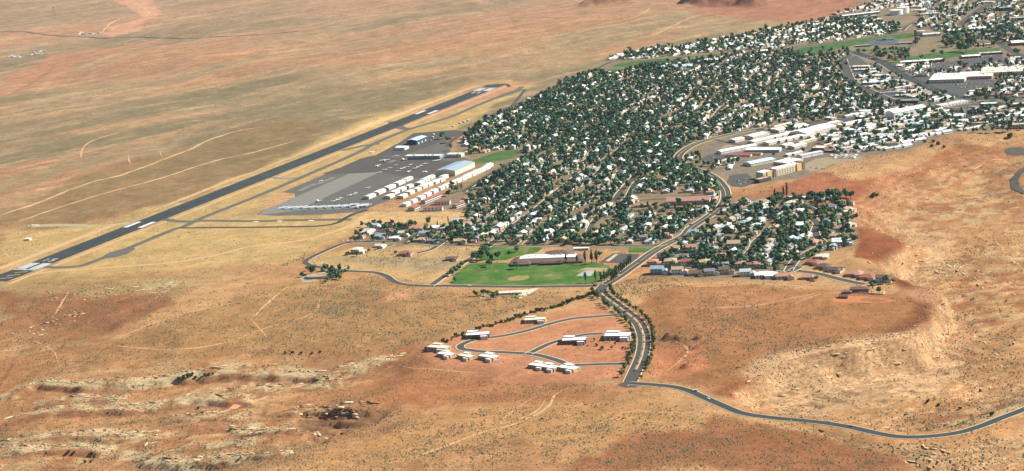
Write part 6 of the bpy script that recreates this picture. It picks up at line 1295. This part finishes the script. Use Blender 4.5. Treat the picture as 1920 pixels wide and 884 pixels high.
# ------------------------------------------------------------------ broken rock along the scarps, in the gully and below the rim
iv, if_ = ico(); RV, RT, RK = [], [], []; rb = 0
def rocks(px, n, smin, smax, spread, cols, z=0, long=2.2, flat=.5):
    global rb
    P = plane_pts(px, z); L = [math.dist(P[i], P[i + 1]) for i in range(len(P) - 1)]; tot = sum(L)
    for _ in range(n):
        q = g.rand() * tot; i = 0
        while q > L[i] and i < len(L) - 1: q -= L[i]; i += 1
        f_ = min(q / L[i], 1); dx, dy = (P[i + 1][0] - P[i][0]) / L[i], (P[i + 1][1] - P[i][1]) / L[i]
        off = g.normal() * spread; x = P[i][0] + dx * q - dy * off; y = P[i][1] + dy * q + dx * off
        s_ = smin + (smax - smin) * g.rand() ** 2.5
        a_ = math.atan2(dy, dx) + g.normal() * .35; c, sn = math.cos(a_), math.sin(a_)
        V = iv * (.75 + .5 * g.rand(12, 1)) * np.array((s_ * (1 + (long - 1) * g.rand()), s_ * .8, s_ * flat))
        V = np.clip(V, [-1e9, -1e9, -s_], [1e9, 1e9, s_ * flat * .6])
        RV.append(np.stack([V[:, 0] * c - V[:, 1] * sn + x, V[:, 0] * sn + V[:, 1] * c + y, V[:, 2] + ground(x, y) + s_ * flat * .25], -1)); RT.append(if_ + rb); rb += 12
        RK.append(np.tile(np.array(cols[g.randint(len(cols))]) * (.8 + .4 * g.rand()), (12, 1)))
CRM = [lin(226, 202, 156), lin(214, 184, 136), lin(200, 160, 118)]; BRN = [lin(176, 124, 88), lin(150, 104, 76), lin(196, 146, 106)]; PNK = [lin(222, 174, 132), lin(230, 198, 152), lin(200, 146, 108)]
for (px, h, L, w), n in zip(SCARPS[:11], (420, 330, 190, 110, 190, 90, 40, 140, 110, 90, 90)): rocks(px, n // 2, .7, 3.0, 3, CRM + BRN[:1], -8, 4.0, .4); rocks(px, n // 3, .4, 1.5, 10, BRN + CRM, -8)
for px in SCARPS[12:15]: rocks(px[0], 70, .8, 4, 4, BRN + CRM[:1], -8, 2.5, .6)
for i in range(len(RIM) - 3):
    px = [to_px(RIM[j][0], RIM[j][1], 0) for j in (i, i + 1)]
    if -50 < px[0][0] < 2000: rocks(px, int(math.dist(RIM[i], RIM[i + 1]) / 7), .6, 2.6, 14, PNK + BRN, -4, 2.6, .5)
for px, n in (([(1690, 480), (1760, 470), (1800, 500)], 160), ([(1430, 740), (1560, 720), (1700, 690), (1780, 650)], 70), ([(1480, 690), (1600, 675), (1750, 640)], 80), ([(1700, 850), (1800, 875)], 70), ([(1780, 350), (1880, 360)], 60), ([(1800, 480), (1900, 540)], 60), ([(1820, 600), (1900, 660)], 60), ([(80, 580), (230, 575), (330, 560)], 90), ([(20, 640), (160, 610)], 60), ([(1330, 8), (1420, 6)], 40)):
    rocks(px, n, .6, 3.0, 18, PNK[:2] + CRM[:2], -18, 3.5, .35)
M_ROCK = bpy.data.materials.new('weathered_sandstone'); M_ROCK.use_nodes = True; t = M_ROCK.node_tree
at_ = t.nodes.new('ShaderNodeAttribute'); at_.attribute_name = 'leaf'; t.links.new(at_.outputs[0], t.nodes['Principled BSDF'].inputs['Base Color']); t.nodes['Principled BSDF'].inputs['Roughness'].default_value = .95
rm = leaf_mesh('broken_rock', np.concatenate(RV), np.concatenate(RT), np.concatenate(RK)); rm.materials[0] = M_ROCK
o = link('broken_rock', rm); o['kind'] = 'stuff'; o['label'] = 'broken cream and brown sandstone blocks along the ledges and rim'; o['category'] = 'rocks'
print('rocks', rb // 12)

# ------------------------------------------------------------------ dry air
hz = bpy.data.materials.new('dry_air'); hz.use_nodes = True; t = hz.node_tree; t.nodes.clear()
vol = t.nodes.new('ShaderNodeVolumePrincipled'); vol.inputs['Color'].default_value = (.80, .88, .97, 1); vol.inputs['Density'].default_value = 0.8e-5; vol.inputs['Anisotropy'].default_value = .2
out = t.nodes.new('ShaderNodeOutputMaterial'); t.links.new(vol.outputs[0], out.inputs['Volume'])
zlo = float(GZ.min()) - 3
o = link('haze', MB().box(0, 10500, zlo, 33000, 28000, 830 - zlo).mesh('haze', hz)); o['kind'] = 'stuff'; o['label'] = 'thin pale dry haze filling the air'; o['category'] = 'haze'

# ------------------------------------------------------------------ labels: look, then place, then order from the left
LM = [(985, 515, 'beside the school field'), (930, 480, 'left of the school'), (1040, 455, 'behind the school'), (1160, 485, 'by the school parking lot'), (855, 320, 'near the huge hangar'), (750, 345, 'among the hangar rows'), (810, 385, 'below the hangar rows'), (795, 292, 'by the airport terminal'), (640, 350, 'on the open apron'), (720, 305, 'on the dark apron'), (700, 440, 'at the left end below the airfield'), (790, 440, 'in the cluster below the airfield'), (720, 478, 'on the vacant lots'), (880, 430, 'left of the diagonal street'), (960, 400, 'beside the diagonal street'), (900, 350, 'right of the hangar rows'), (950, 290, 'beside the small park lawn'), (1040, 380, 'right of the diagonal street'), (1090, 430, 'by the short street behind school'), (1160, 430, 'between school and pink hall'), (1160, 365, 'by the short pale street'), (1230, 410, 'below the pink hall'), (1290, 370, 'around the pink-roofed hall'), (1360, 375, 'at the boulevard bend'), (1285, 300, 'at the boulevard hairpin'), (1390, 300, 'by the red-roofed sheds'), (1460, 322, 'by the cream hotel'), (1245, 480, 'at the left end of right estate'), (1300, 505, 'in the front of right estate'), (1400, 510, 'in the front middle of right estate'), (1330, 460, 'in the left middle of right estate'), (1410, 470, 'in the centre of right estate'), (1350, 425, 'beside the boulevard above right estate'), (1430, 400, 'at the back of right estate'), (1500, 400, 'at the top of right estate'), (1500, 450, 'left of the winding estate street'), (1560, 430, 'right of the winding estate street'), (1580, 385, 'at the far corner of right estate'), (1490, 510, 'at the cul-de-sac entrance'), (1560, 505, 'along the cul-de-sac'), (1640, 522, 'at the end of the cul-de-sac'), (1205, 620, 'beside the divided boulevard bend'), (1190, 700, 'beside the lower divided boulevard'), (1150, 562, 'by the boulevard hook'), (840, 656, 'at the left of flat-roofed estate'), (900, 650, 'inside the flat-roofed estate loop'), (1000, 605, 'above the flat-roofed estate loop'), (1040, 690, 'at the bottom of flat-roofed estate'), (1110, 640, 'in the desert garden'), (1000, 225, 'at the upper left town edge'), (1080, 300, 'in the middle of town'), (1180, 300, 'in the town left of hairpin'), (1200, 105, 'along the top edge of town'), (1400, 85, 'along the upper town road'), (1560, 60, 'left of the water tanks'), (1680, 25, 'around the white water tanks'), (1430, 265, 'among the white storage sheds'), (1540, 245, 'right of the storage sheds'), (1610, 275, 'in the camper storage yard'), (1650, 245, 'in the industrial middle'), (1710, 212, 'by the long white hall'), (1740, 245, 'at the industrial rim'), (1830, 230, 'at the far right industrial edge'), (1620, 140, 'between the downtown streets'), (1600, 185, 'below the downtown streets'), (1700, 170, 'along the wide downtown street'), (1760, 125, 'at the brick shopping row'), (1800, 150, 'around the big flat stores'), (1880, 145, 'at the right shopping centre'), (1850, 190, 'by the right crossroads'), (1650, 90, 'around the stadium'), (1740, 60, 'by the high school'), (1820, 75, 'in the large tree grove'), (1890, 60, 'at the upper right edge'), (1760, 15, 'in the far upper right yard'), (1850, 20, 'beside the far upper right road'), (600, 520, 'around the tan villa'), (920, 552, 'around the long pale bungalow'), (830, 642, 'at the left end of the ditch'), (1090, 556, 'at the right end of the ditch'), (960, 598, 'in the middle of the ditch'), (365, 708, 'under the pale rock ledge'), (570, 664, 'above the pale rock ledge'), (1755, 272, 'on the red mesa rim'), (1640, 380, 'on the red slope'), (150, 860, 'at the bottom left rocks'), (1800, 765, 'above the lower road'), (1310, 740, 'on the lower road'), (1595, 800, 'on the lower road'), (1480, 170, 'in the trailer blocks'), (1220, 120, 'by the upper lawns'), (1480, 100, 'at the end of the long lawn'), (540, 396, 'at the left of the pad'), (660, 388, 'at the right of the pad'), (45, 105, 'in the left desert'), (168, 65, 'in the far desert'), (780, 536, 'at the gated road'), (1310, 395, 'inside the boulevard bend'), (870, 245, 'beside the taxiway')]
LW = np.array([tuple(float(c) for c in plane(u, v)) for u, v, _ in LM])
def ordinal(k_): return ORD[k_] if k_ < len(ORD) else f'{k_ + 1}{"th" if 10 < (k_ + 1) % 100 < 14 else {1: "st", 2: "nd", 3: "rd"}.get((k_ + 1) % 10, "th")}'
groups = {}
for o, base, place in REG:
    x, y, z = o.location; i = int(np.argmin((LW[:, 0] - x) ** 2 + ((LW[:, 1] - y) * .8) ** 2))
    lb = base if not place else f'{base} {LM[i][2]}'
    groups.setdefault(lb, []).append((to_px(x, y, z)[0], o))
for lb, lst in groups.items():
    lst.sort(key=lambda q: q[0])
    for k_, (_, o) in enumerate(lst):
        o['label'] = lb if len(lst) == 1 else (f'{lb}, leftmost' if k_ == 0 else f'{lb}, rightmost' if k_ == len(lst) - 1 else f'{lb}, {ordinal(k_)} from left')
